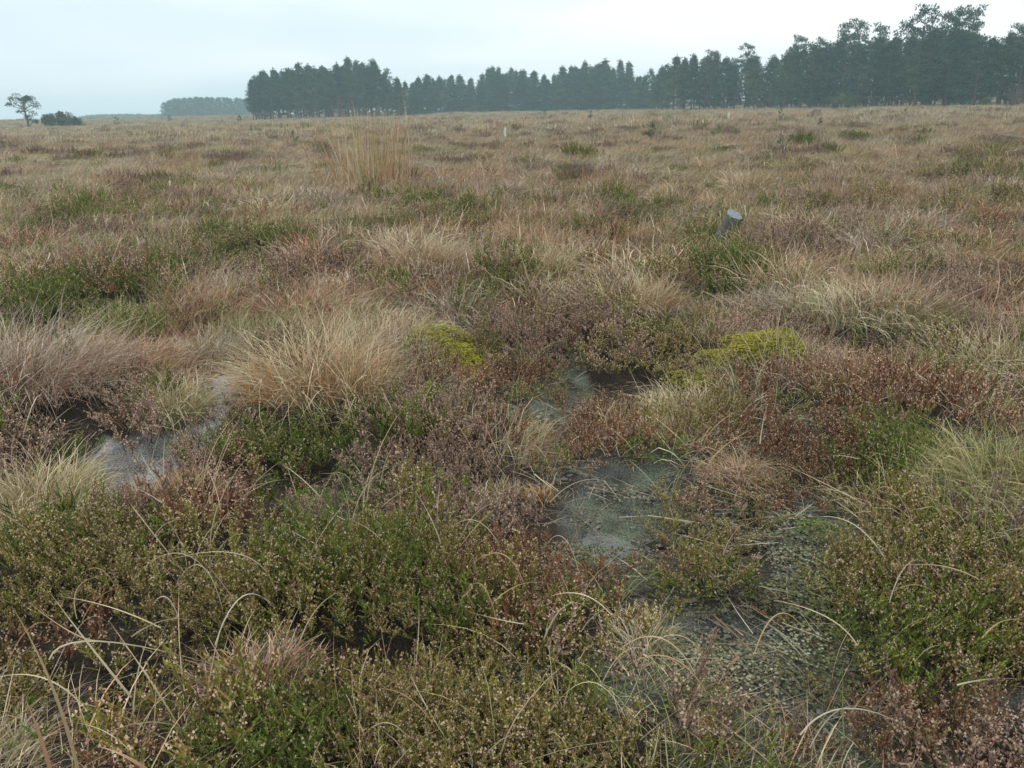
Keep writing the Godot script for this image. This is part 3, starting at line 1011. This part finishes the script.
	var words := {"straw": "straw-coloured tussock on the moor", "pink": "reddish-brown tussock on the moor", "grey": "greyish tussock on the moor", "pale": "bleached pale tussock on the moor", "grass": "greenish tussock on the moor"}
	var spots := []
	var tries := 0
	while spots.size() < 230 and tries < 6000:
		tries += 1
		var px := rng.randf_range(-60, 1084)
		var py := rng.randf_range(146, 330)
		var p := on_ground(px, py)
		var k := kind_at(p.x, p.z)
		if k == WET or k == PALE_SHEEN or k == YMOSS or (k == GREEN and rng.randf() < 0.8):
			continue
		var ok := true
		for q in spots:
			if Vector2(q.x - p.x, q.z - p.z).length() < 0.55 + 0.02 * -p.z:
				ok = false
				break
		if not ok:
			continue
		spots.append(p)
		var m: Array = kinds[rng.randi() % kinds.size()]
		var o := single("grass_tussock", m[0], "", "grass tussock", put(p), rng.randf_range(-0.6, 0.6), "")
		var f := rng.randf_range(0.7, 1.25)
		var s := f * (1.0 + 0.012 * -p.z)
		var word: String = ("small " if f < 0.88 else ("large " if f > 1.07 else "")) + words[m[1]] + (" around the peat channel" if p.z > -11.0 else (" level with the rush clump" if p.z > -24.0 else " out toward the wood"))
		tag(o, word, "grass tussock", word)
		o.scale = Vector3(s * rng.randf_range(0.9, 1.35), s * rng.randf_range(0.8, 1.3), s)

var bush_proto := {}
func bush(pal: String, variant: int, p: Vector3, s: float, label: String, group: String) -> void:
	var key := pal + str(variant)
	var o: Node3D
	if not bush_proto.has(key):
		var m := heather_bush_meshes(2000 + key.hash() % 500, 0.17, 0.22, 34, pal, {"green": 0.25, "olive": 0.75, "red": 0.6, "mauve": 0.8}[pal], 1.1)
		o = thing("heather_bush", label, "heather", Vector3.ZERO, 0.0, group)
		part("stems", m[0].commit(M.twig), o)
		part("foliage", m[1].commit(M.leaf), o)
		part("seed_heads", m[2].commit(M.leaf), o).set_meta("kind", "stuff")
		bush_proto[key] = o
	else:
		o = copy_of(bush_proto[key], label, group)
	o.position = put(p)
	o.rotation.y = rng.randf() * TAU
	o.scale = Vector3(s, s * rng.randf_range(0.8, 1.1), s)

func build_heather() -> void:
	var list := [
		# px, py, half width, half height, how many, palette, size, label
		[405, 590, 110, 55, 16, "olive", 1.0, "olive heather bush of the big clump beside the wet peat patch"],
		[380, 570, 80, 40, 8, "green", 1.0, "greener heather bush within the big clump beside the wet peat patch"],
		[520, 560, 40, 30, 5, "red", 0.95, "dark red heather bush at the edge of the wet peat patch"],
		[310, 432, 70, 16, 6, "green", 1.1, "dark green heather bush under the large straw tussock"],
		[840, 430, 80, 22, 8, "red", 1.1, "red-brown heather bush on the mound below the combed tussock"],
		[880, 450, 50, 10, 3, "green", 1.0, "dark green heather bush at the foot of the red mound"],
		[935, 575, 80, 55, 14, "olive", 1.1, "olive heather bush on the bank beside the algae mud"],
		[940, 620, 80, 30, 6, "green", 1.1, "green heather bush on the bank beside the algae mud"],
		[930, 690, 60, 30, 3, "red", 0.9, "reddish heather bush overhanging the algae mud"],
		[480, 735, 150, 30, 14, "olive", 0.9, "heather bush thick with beige seed heads below the blue-green lichen"],
		[250, 745, 60, 20, 5, "green", 1.0, "bright green heather bush beside the tangle of dead blades"],
		[190, 590, 150, 50, 16, "olive", 1.0, "olive heather bush among the long dead grass blades"],
		[60, 560, 60, 30, 6, "green", 1.0, "green heather bush near the yellowish tussock"],
		[80, 300, 80, 22, 12, "green", 1.4, "dark green heather bush on the bank behind the big greyish tussock"],
		[720, 278, 50, 14, 7, "green", 1.4, "dark green heather bush in front of the leaning stump"],
		[500, 292, 44, 12, 6, "green", 1.4, "dark green heather bush behind the mauve heather"],
		[540, 325, 60, 18, 9, "mauve", 1.2, "mauve-grey heather bush at the head of the peat channel"],
		[440, 440, 60, 30, 9, "mauve", 1.0, "mauve-brown heather bush between the large straw tussock and the channel"],
		[590, 410, 30, 26, 6, "red", 1.0, "rusty heather bush on the tongue between the two channel arms"],
		[725, 515, 60, 44, 5, "olive", 0.75, "small heather bush in the wet ground beside the pale lichen"],
		[255, 235, 50, 8, 6, "green", 1.6, "dark green heather bush behind the small grey tussock"],
		[85, 212, 30, 5, 5, "green", 1.7, "dark green heather bush standing alone on the pale moor"],
		[460, 208, 34, 6, 5, "green", 1.7, "dark green heather bush beyond the wind-combed tussock"],
		[640, 203, 36, 6, 5, "green", 1.7, "dark green heather bush beyond the pale domed tussock"],
		[790, 242, 44, 9, 6, "mauve", 1.5, "mauve heather bush next to the leaning stump"],
		[700, 236, 20, 5, 3, "green", 1.4, "dark heather bush against the leaning stump"],
		[960, 290, 40, 18, 8, "mauve", 1.3, "mauve heather bush below the flattened pale tuft"],
		[990, 176, 36, 5, 6, "green", 2.0, "olive-dark heather bush by the wood side of the moor"],
		[650, 332, 26, 6, 3, "green", 1.1, "dark green heather bush in the hollow under the pale domed tussock"],
		[690, 400, 40, 24, 5, "olive", 1.0, "olive heather bush under the loose straw tussock"],
		[180, 187, 16, 3, 3, "green", 1.6, "dark heather bush round the dead twig on the moor"],
	]
	rng.seed = 2600
	for a in list:
		for k in a[4]:
			var an := rng.randf() * TAU
			var q := sqrt(rng.randf())
			var p := on_ground(a[0] + cos(an) * q * a[2], a[1] + sin(an) * q * a[3], 0.1)
			var size := rng.randf_range(0.6, 1.0)
			var word: String = "low spreading " if size < 0.72 else ("tall full " if size > 0.88 else "")
			bush(a[5], rng.randi() % 3, p, a[6] * size, word + a[7], word + a[7])

func build_small_things() -> void:
	# the tall rush clump
	rng.seed = 3100
	var s := Shape.new()
	var rp := put(on_ground(372, 190, 0.0))
	var dd := (EYE - rp).length()
	var wide := 44.0 / F * dd
	for k in 430:
		var q := rng.randfn() * 0.42
		var p := Vector3(clampf(q, -1, 1) * wide, -0.05, rng.randf_range(-0.4, 0.4))
		var d := (Vector3.UP + Vector3(q * 0.25, 0, 0) + dir3(0.2)).normalized()
		s.blade(p, d, (rng.randf_range(0.3, 1.0) if k < 230 else rng.randf_range(0.12, 0.4)) * 86.0 / F * dd, rng.randf_range(0.005, 0.013), dir3(0.12), 4, pick(["straw", "orange", "pink", "grass", "pale", "russet"][rng.randi() % 6]))
	single("rush_clump", s.commit(M.blade), "tall upright clump of dry straw rushes on the moor", "rushes", rp)
	# pine saplings scattered on the moor
	for a in [[652, 142, 19], [780, 121, 9], [295, 148, 12], [808, 150, 9], [780, 150, 8], [118, 127, 9], [70, 128, 12], [170, 123, 7], [240, 124, 8], [820, 126, 7], [905, 118, 7], [590, 122, 7], [545, 118, 5]]:
		var p := put(on_ground(a[0], a[1], 0.1))
		var dist := (EYE - p).length()
		var h: float = a[2] / F * dist + 0.15
		var tr := Shape.new(); var cr := Shape.new()
		tr.tube([Vector3(0, -0.05, 0), Vector3(0.02 * h, h * 0.5, 0), Vector3(0, h, 0)], [0.02 * h, 0.014 * h, 0.004 * h], 5, Color(0.14, 0.10, 0.07))
		for k in 22:
			var t := rng.randf_range(0.1, 0.9)
			var an := rng.randf() * TAU
			var d := Vector3(cos(an), 0.8, sin(an)).normalized()
			var b := Vector3(0, h * t, 0)
			var l := h * 0.38 * (1.1 - t)
			tr.tube([b, b + d * l], [0.006 * h, 0.003 * h], 3, Color(0.14, 0.10, 0.07))
			for m in 26:
				var at := b + d * l * rng.randf_range(0.2, 1.05)
				cr.blade(at, (d + dir3(0.7)).normalized(), h * 0.11, h * 0.012, Vector3.ZERO, 2, Color(0.07, 0.13, 0.03) * rng.randf_range(0.8, 1.4))
		for m in 30:
			cr.blade(Vector3(0, h * rng.randf_range(0.8, 1.0), 0), (Vector3.UP + dir3(0.5)).normalized(), h * 0.12, h * 0.012, Vector3.ZERO, 2, Color(0.08, 0.15, 0.035) * rng.randf_range(0.8, 1.3))
		var big: bool = a[2] == 19
		var o := thing("pine_sapling", "bright green pine sapling alone in the middle of the moor" if big else "small pine sapling far out on the moor", "sapling", p, rng.randf() * TAU, "" if big else "small saplings on the moor")
		part("stem", tr.commit(M.bark), o)
		part("needles", cr.commit(M.needle), o)
	# white marker stakes
	for a in [[505, 136, 8, 0.05], [728, 121, 5, 0.09], [171, 192, 6, 0.02]]:
		var p := put(on_ground(a[0], a[1], 0.1))
		var h: float = a[2] / F * (EYE - p).length() + 0.12
		var st := Shape.new()
		st.tube([Vector3(0, -0.1, 0), Vector3(0.015, h * 0.97, 0.01), Vector3(0.015, h, 0.01)], [a[3], a[3], a[3] * 0.8], 6, Color(0.72, 0.70, 0.64), true)
		single("marker_stake", st.commit(M.bark), "white marker stake standing in the grass beyond the rush clump" if a[0] == 505 else ("white marker stake far out toward the wood" if a[0] == 728 else "short pale stick standing in the grass near the dead twig"), "stake", p)
	# fallen pale branch beside the rushes and a dead twig
	var br := Shape.new()
	var bp := put(on_ground(418, 165, 0.1))
	br.tube([Vector3(-0.25, 0.22, 0), Vector3(0.05, 0.13, 0.02), Vector3(0.4, 0.02, 0)], [0.008, 0.016, 0.02], 5, Color(0.45, 0.42, 0.38))
	br.tube([Vector3(0.05, 0.13, 0.02), Vector3(0.3, 0.16, 0.1), Vector3(0.55, 0.19, 0.15)], [0.012, 0.009, 0.004], 5, Color(0.42, 0.39, 0.35))
	single("fallen_branch", br.commit(M.bark), "bleached fallen branch lying beside the rush clump", "branch", bp)
	var tw := Shape.new()
	for k in 7:
		var an := rng.randf_range(-0.7, 0.7)
		tw.tube([Vector3(0, -0.03, 0), Vector3(an * 0.15, 0.22, 0), Vector3(an * 0.4, rng.randf_range(0.3, 0.5), 0.05)], [0.012, 0.008, 0.003], 4, Color(0.10, 0.07, 0.055))
	single("dead_twig", tw.commit(M.bark), "dark dead twig sticking up from heather on the moor", "twig", put(on_ground(176, 188, 0.05)))
	# the leaning stump
	var base := put(on_ground(722, 246, 0.0))
	var sd2 := (EYE - base).length()
	var r := 7.6 / F * sd2
	var axis := Vector3(0.32, 1.0, 0.22).normalized()
	var hgt := 27.0 / F * sd2
	var root := thing("tree_stump", "weathered leaning stump with a smooth blue-grey sawn top among heather", "stump", base)
	var bark := Shape.new()
	var ring := 22
	var u := axis.cross(Vector3.FORWARD).normalized()
	var w := axis.cross(u)
	var pts := []
	for k in 7:
		pts.append(axis * (hgt * (k / 6.0 * 1.12 - 0.12)))
	for k in 7:
		for q in ring:
			var a := TAU * q / ring
			var groove := 1.0 + 0.05 * sin(q * 3.7) + 0.03 * sin(q * 8.1 + k)
			var rr := r * groove * (1.0 + 0.28 * pow(1.0 - k / 6.0, 2.0))
			var o := u * cos(a) + w * sin(a)
			bark.v.append(pts[k] + o * rr); bark.n.append(o)
			var lich := n_fine.get_noise_2d(q * 0.13, k * 0.4) > 0.05 and o.x > 0.2
			bark.c.append(Color(0.09, 0.13, 0.065) if lich else Color(0.15, 0.135, 0.12) * (0.7 + 0.3 * absf(sin(q * 2.3))))
	for k in 6:
		for q in ring:
			var a0 := k * ring + q
			var a1 := k * ring + (q + 1) % ring
			bark.i.append(a0); bark.i.append(a0 + ring); bark.i.append(a1)
			bark.i.append(a1); bark.i.append(a0 + ring); bark.i.append(a1 + ring)
	part("trunk", bark.commit(M.bark), root)
	var top := Shape.new()
	var tc: Vector3 = pts[6]
	var tn := (axis + Vector3(0.12, 0, 0.28)).normalized()
	for q in ring:
		var a := TAU * q / ring
		var b2 := TAU * (q + 1) / ring
		var o1 := (u * cos(a) + w * sin(a)) * r * 1.0
		var o2 := (u * cos(b2) + w * sin(b2)) * r * 1.0
		o1 -= axis * (o1.dot(tn) / axis.dot(tn)); o2 -= axis * (o2.dot(tn) / axis.dot(tn))
		var up := axis * (r * 0.15)
		var cc := Color(0.22, 0.26, 0.28) * (0.85 + 0.15 * sin(q * 1.9))
		top.tri(tc + up, tc + up + o2, tc + up + o1, cc)
		top.tri(tc + up + o1, tc + up + o2, tc + o1 * 0.96 - axis * r * 0.2, Color(0.30, 0.28, 0.25))
		top.tri(tc + up + o2, tc + o2 * 0.96 - axis * r * 0.2, tc + o1 * 0.96 - axis * r * 0.2, Color(0.30, 0.28, 0.25))
	part("sawn_top", top.commit(M.bark), root)

func build_strands() -> void:
	# long single dead blades of moor grass: pixels of root, bend and tip, width in mm, palette
	var list := [
		[79, 775, 56, 690, 15, 611, 8, "grey"], [52, 775, 40, 735, 26, 700, 9, "pink"], [131, 697, 86, 641, 51, 594, 6, "grey"], [97, 641, 71, 634, 28, 602, 4, "pale"], [49, 660, 101, 632, 292, 690, 5, "pale"],
		[161, 628, 109, 605, 56, 596, 4, "pale"], [131, 637, 180, 612, 225, 639, 4, "straw"], [77, 619, 74, 582, 112, 576, 3, "straw"], [82, 622, 108, 584, 165, 592, 3, "orange"], [277, 596, 250, 548, 172, 559, 4, "straw"],
		[283, 558, 230, 555, 180, 557, 2.5, "grey"], [340, 557, 319, 546, 292, 531, 4, "pale"], [345, 520, 330, 512, 317, 504, 3.5, "pale"], [92, 536, 86, 516, 75, 506, 3.5, "grey"], [150, 772, 125, 755, 97, 746, 8, "pink"],
		[236, 604, 222, 582, 202, 560, 3, "grey"], [460, 540, 482, 502, 535, 495, 3.5, "straw"], [525, 587, 505, 548, 475, 562, 4, "straw"], [550, 502, 586, 474, 625, 491, 3, "pale"], [572, 589, 590, 580, 617, 566, 3.5, "pale"],
		[576, 615, 568, 590, 554, 559, 3, "straw"], [441, 544, 430, 515, 415, 491, 3.5, "pale"], [389, 553, 374, 530, 340, 516, 3, "pale"], [524, 624, 500, 620, 467, 611, 3, "straw"], [621, 712, 634, 690, 644, 660, 4, "grey"],
		[542, 699, 575, 700, 599, 720, 3, "straw"], [428, 667, 424, 650, 421, 626, 3, "pale"], [436, 664, 442, 640, 443, 619, 3, "straw"], [377, 709, 355, 690, 335, 675, 5, "pink"], [859, 459, 840, 455, 817, 455, 3, "pale"],
		[857, 645, 830, 615, 774, 600, 3.5, "straw"], [832, 679, 838, 650, 851, 628, 3, "straw"], [844, 739, 842, 690, 844, 653, 4, "grass"], [851, 713, 868, 690, 889, 673, 4, "straw"], [797, 726, 815, 680, 851, 690, 3.5, "straw"],
		[800, 735, 850, 698, 932, 743, 4, "pale"], [915, 662, 930, 645, 949, 647, 3.5, "pale"], [1009, 564, 985, 500, 919, 495, 4, "straw"], [810, 696, 808, 680, 808, 662, 4, "straw"], [680, 660, 735, 658, 782, 688, 3, "straw"],
		[723, 555, 735, 528, 757, 517, 3, "straw"], [778, 557, 790, 558, 804, 564, 5, "pale"], [797, 726, 792, 710, 785, 692, 5, "stem"], [957, 685, 990, 678, 1021, 679, 4, "grey"], [760, 444, 763, 420, 768, 403, 6, "pale"],
		[876, 450, 862, 430, 854, 413, 4, "pale"], [230, 520, 226, 490, 236, 455, 4, "straw"], [222, 525, 218, 492, 205, 465, 4, "straw"], [985, 430, 990, 385, 970, 378, 4, "pale"], [690, 350, 700, 335, 705, 320, 5, "pale"], [745, 340, 742, 318, 735, 300, 5, "grey"],
		[380, 485, 392, 440, 408, 455, 4, "pale"], [640, 740, 690, 700, 720, 690, 3, "grey"], [150, 545, 165, 520, 195, 520, 3, "straw"], [30, 560, 45, 540, 75, 545, 3, "pale"], [185, 745, 210, 690, 240, 665, 3, "pink"], [300, 640, 320, 600, 350, 590, 3, "grey"],
	]
	rng.seed = 4100
	var pals := ["pale", "straw", "straw", "pink", "grey", "orange", "straw"]
	for k in 46:
		var region: Array = [[0, 340, 560, 765], [560, 1000, 540, 760], [860, 1020, 440, 620], [300, 620, 520, 760]][k % 4]
		var x := rng.randf_range(region[0], region[1]); var y := rng.randf_range(region[2], region[3])
		var sgn := -1.0 if rng.randf() < 0.5 else 1.0
		var reach := rng.randf_range(25.0, 95.0) * sgn
		list.append([x, y, x + reach * 0.45, y - rng.randf_range(15.0, 60.0), x + reach, y - rng.randf_range(-10.0, 45.0), rng.randf_range(2.0, 4.0), pals[rng.randi() % pals.size()]])
	for a in list:
		var root := put(on_ground(a[0], a[1], 0.15))
		var z := root.z
		var skew := rng.randf_range(-0.1, 0.1)
		var p0 := at_depth(a[0], a[1], z)
		var p1 := at_depth(a[2], a[3], z + skew * 0.6)
		var p2 := at_depth(a[4], a[5], z + skew)
		p1 = p1 * 2.0 - (p0 + p2) * 0.5 if absf((p0 - p2).length()) > 0.1 else p1
		p1 = p1.lerp((p0 + p2) * 0.5, 0.25)
		var s := Shape.new()
		var col := pick("pale" if a[7] == "grey" else a[7])
		var wmm: float = a[6] * 0.00095
		var segs := 12
		var prev := s.v.size()
		for k in segs + 1:
			var t := float(k) / segs
			var q := p0.lerp(p1, t).lerp(p1.lerp(p2, t), t)
			var d := ((p1 - p0) * (1 - t) + (p2 - p1) * t).normalized()
			var side := d.cross(Vector3(0.2, 0.5, 0.85)).normalized()
			side = side.rotated(d, t * 1.2 + skew * 6.0)
			var hw := wmm * 0.5 * (1.0 - 0.8 * t * t)
			var nn := side.cross(d).normalized()
			# a shallow V: two edges and a keel
			for e in [-1.0, 0.0, 1.0]:
				s.v.append(q - p0 + side * hw * e - nn * hw * (0.35 if e == 0.0 else 0.0))
				s.n.append((nn + side * e * 0.4).normalized())
				s.c.append(col)
			if k > 0:
				for e in 2:
					var b := prev + (k - 1) * 3 + e
					s.i.append(b); s.i.append(b + 3); s.i.append(b + 1)
					s.i.append(b + 1); s.i.append(b + 3); s.i.append(b + 4)
		var words: String = {"grey": "long grey dead grass blade lying over the plants", "pink": "broad pinkish dead grass blade among the heather", "pale": "long bleached grass blade arching over the plants", "straw": "long straw-coloured grass blade arching over the plants", "orange": "orange-brown dead grass blade arching over heather", "grass": "upright yellow-green grass blade in the algae mud", "stem": "dark dead stalk leaning in the algae mud"}[a[7]]
		single("grass_strand", s.commit(M.blade), words, "grass strand", p0, 0.0, words.get_slice(" ", 0) + " " + words.get_slice(" ", 1) + " single grass strands")

func sow_cover() -> void:
	var wind := Vector3(0.35, 0, 0.05)
	var g := {"straw": ["straw", "pink"], "pink": ["pink", "straw"], "pale": ["pale", "straw"], "grass": ["grass", "straw"], "grey": ["grey", "pink"], "russet": ["russet", "pink"]}
	for k in g:
		cover_kind("g_" + k, [grass_patch(5000 + k.hash() % 97, 0.19, 0.22, 125, g[k][0], g[k][1], wind, 0.0026), grass_patch(5100 + k.hash() % 97, 0.20, 0.18, 125, g[k][0], g[k][1], wind * 1.4, 0.0024)])
		cover_kind("g_mid_" + k, [grass_patch(5200 + k.hash() % 97, 0.32, 0.25, 120, g[k][0], g[k][1], wind * 1.5, 0.005, 3), grass_patch(5300 + k.hash() % 97, 0.34, 0.20, 120, g[k][0], g[k][1], wind * 2.6, 0.005, 3)])
		cover_kind("g_far_" + k, [grass_patch(5400 + k.hash() % 97, 0.75, 0.34, 120, g[k][0], g[k][1], wind, 0.016, 3)])
	var fl := {"green": 0.2, "olive": 0.75, "red": 0.55, "mauve": 0.8}
	for k in fl:
		cover_kind("h_" + k, [heather_clump(6000 + k.hash() % 97, 0.14, 0.13, 16, k, fl[k]), heather_clump(6100 + k.hash() % 97, 0.15, 0.10, 16, k, fl[k]), heather_clump(6200 + k.hash() % 97, 0.12, 0.16, 14, k, fl[k]), heather_clump(6250 + k.hash() % 97, 0.15, 0.14, 9, k, 1.0)])
		cover_kind("h_far_" + k, [heather_clump(6300 + k.hash() % 97, 0.4, 0.3, 26, k, fl[k] * 0.5, 3.2)])
	for k in ["ymoss", "gmoss", "lichen", "dmoss"]:
		cover_kind("m_" + k, [moss_clump(7000 + k.hash() % 97, 0.10, 380, k, 0.0065 if k == "ymoss" else 0.0042, 0.022), moss_clump(7100 + k.hash() % 97, 0.08, 300, k, 0.006 if k == "ymoss" else 0.004, 0.028)])
	cover_kind("g_wisp", [wisp(8100, "pale"), wisp(8101, "straw"), wisp(8102, "pink"), wisp(8103, "grass")])
	cover_kind("l_mud", [mud_clump(8200, 0.10, 130), mud_clump(8201, 0.10, 110)])
	cover_kind("l_litter", [litter_clump(8000, 0.16, 26), litter_clump(8001, 0.14, 20)])
	rng.seed = 9000
	# near and middle ground
	for band in [[0.7, 6.5, 0.13], [6.5, 17.0, 0.19], [17.0, 48.0, 0.34], [48.0, 225.0, 0.85]]:
		var sp: float = band[2]
		var z: float = band[0]
		while z < band[1]:
			var half: float = z * 0.78 + 2.5
			var x := -half
			while x < half:
				var wx := x + rng.randf_range(-0.5, 0.5) * sp
				var wz := -(z + rng.randf_range(-0.5, 0.5) * sp)
				grow(wx, wz, sp)
				x += sp
			z += sp
	commit_cover()

func grow(x: float, z: float, sp: float) -> void:
	var near := sp < 0.15
	var mid := sp < 0.3
	var j := 0.14 if near else 0.25
	var k := kind_at(x + rng.randf_range(-j, j), z + rng.randf_range(-j, j))
	var own := kind_at(x, z)
	if own == WET or own == PALE_SHEEN or own == BOGGY:
		k = own
	var lump := n_mix2.get_noise_2d(x * 2.2, z * 2.2)
	if own == WET: lump = maxf(lump, -0.15)
	var v := n_mix.get_noise_2d(x, z) + 0.35 * n_mix2.get_noise_2d(x, z) + rng.randf_range(-0.14, 0.14)
	var u := n_mix.get_noise_2d(x * 0.6 + 91.0, z * 0.6) + rng.randf_range(-0.3, 0.3)
	var t := rng.randf()
	var hum := n_hum.get_noise_2d(x, z)
	if not near and k != MIX and k != WET and k != PALE_SHEEN and k != YMOSS and k != BOGGY and rng.randf() < (0.3 if mid else 0.5):
		k = MIX
	if k == MIX:
		if not mid:
			v = v * 0.8 - 0.05
		if mid and hum < -0.2 and rng.randf() < 0.75:
			k = [OLIVE, MAUVE, GREEN, RED][clampi(int((u + 0.6) * 3.4), 0, 3)]
		elif v > 0.40:
			k = GREEN if u > 0.1 else OLIVE
		elif v < -0.42:
			k = MAUVE
		else:
			k = PINK if u < (-0.27 if mid else -0.4) else (PALE if u > (0.3 if mid else 0.05) else STRAW)
	var pre := "g_" if near else ("g_mid_" if sp < 0.5 else "g_far_")
	var gs := 1.0 if mid else 1.15
	var hs := (1.0 + 0.55 * lump) * (1.0 if near else 1.4)
	match k:
		STRAW, PINK, PALE, GRASS:
			if mid and not near and (t < 0.25 or lump < -0.2):
				return
			var nm: String = {STRAW: "straw", PINK: "pink", PALE: "pale", GRASS: "grass"}[k]
			if t > 0.8: nm = ["grey", "grass", "grey"][rng.randi() % 3]
			elif k == PINK and t > 0.4: nm = "russet"
			sow(pre + nm, x, z, gs, 1.0 + 0.9 * lump, tint(0.18))
			if mid and t < 0.25:
				sow("h_" + ["mauve", "olive", "red", "green"][rng.randi() % 4], x, z, hs * 0.9, 1.0, tint(0.2), 0.03)
		GREEN, OLIVE, RED, MAUVE:
			var hn: String = {GREEN: "green", OLIVE: "olive", RED: "red", MAUVE: "mauve"}[k]
			if t > 0.66: hn = ["green", "olive", "olive", "green", "red", "mauve"][rng.randi() % 6]
			if not mid:
				sow("h_far_" + hn, x, z, 0.8 if sp < 0.5 else 1.3, 1.0, tint(0.2))
				if t < 0.5: sow(pre + ["grey", "straw"][rng.randi() % 2], x, z, gs * 0.8, 0.9, tint(0.15))
			else:
				if lump < (-0.13 if near else -0.22):
					sow("l_litter", x, z, 1.0, 1.0, tint(0.25))
					if t < 0.25: sow("h_" + hn, x, z, 0.5, 0.7, tint(0.25))
					return
				sow("h_" + hn, x, z, hs, 1.0, tint(0.25))
				if t < 0.05: sow(pre + ["straw", "pale", "grass", "pink"][rng.randi() % 4], x, z, 0.7, 1.0, tint(0.2))
				elif t < (0.2 if near else 0.1): sow("g_wisp", x, z, 1.0, 1.0, tint(0.2))
		YMOSS:
			sow("m_ymoss", x, z, 1.4 if near else 2.0, 1.0, tint(0.2))
			sow("m_ymoss", x + 0.07, z + 0.05, 1.2 if near else 1.8, 1.0, tint(0.2))
			if t < 0.2: sow("g_wisp", x, z, 0.8, 0.8, tint(0.2))
		GMOSS:
			sow("m_gmoss", x, z, 1.4, 1.0, tint(0.25))
			if t < 0.2: sow("g_wisp", x, z, 0.7, 0.8, tint(0.2))
			elif t < 0.26: sow("h_green", x, z, 0.5, 0.8, tint(0.2))
		LICHEN:
			sow("m_lichen", x, z, 1.2, 1.0, tint(0.25))
			if t > 0.6: sow("l_litter", x, z, 1.0, 1.0, tint(0.2))
		WET, PALE_SHEEN:
			if k == WET and t < 0.75: sow("l_mud", x, z, rng.randf_range(0.5, 1.0), 0.7, tint(0.3))
			if t < 0.8: sow("l_litter", x, z, rng.randf_range(0.5, 1.1), 0.7, tint(0.35))
			if k == WET and near and t > 0.86: sow(["m_dmoss", "m_lichen", "m_gmoss", "h_olive"][rng.randi() % 4], x, z, 0.6, 0.6, tint(0.3))
			elif t > 0.95: sow("g_wisp", x, z, 0.7, 0.7, tint(0.2))
		BOGGY:
			var q := rng.randf()
			sow("l_mud", x, z, 1.0, 1.0, tint(0.3))
			var isle := n_mix2.get_noise_2d(x * 1.5 + 40.0, z * 1.5)
			if t < 0.9: sow("l_litter", x, z, rng.randf_range(0.8, 1.5), 0.9, tint(0.35))
			if isle > 0.06:
				sow("h_" + ["olive", "red", "mauve", "green", "olive"][rng.randi() % 5], x, z, rng.randf_range(0.5, 0.95), 0.8, tint(0.25))
				if q < 0.25: sow("g_wisp", x, z, rng.randf_range(0.6, 1.0), 0.7, tint(0.2))
			elif q < 0.38: sow("m_dmoss", x, z, 1.5, 0.9, tint(0.3))
			elif q < 0.62: sow("m_lichen", x, z, 1.4, 0.8, tint(0.3))
			elif q < 0.66: sow("m_gmoss", x, z, 0.8, 0.7, tint(0.25))
			elif q < 0.84: sow("g_wisp", x, z, rng.randf_range(0.5, 0.9), 0.6, tint(0.2))
			elif q < 0.95: sow("h_" + ["olive", "red"][rng.randi() % 2], x, z, 0.45, 0.7, tint(0.2))
		DARK:
			if t < 0.25: sow("h_red", x, z, 0.8, 0.7, tint(0.2))
			elif t < 0.4: sow("h_green", x, z, 0.8, 0.7, tint(0.2))
			elif t < 0.75: sow("l_litter", x, z, 1.0, 1.0, tint(0.2))
			elif t < 0.78: sow("g_wisp", x, z, 1.0, 1.0, tint(0.2))
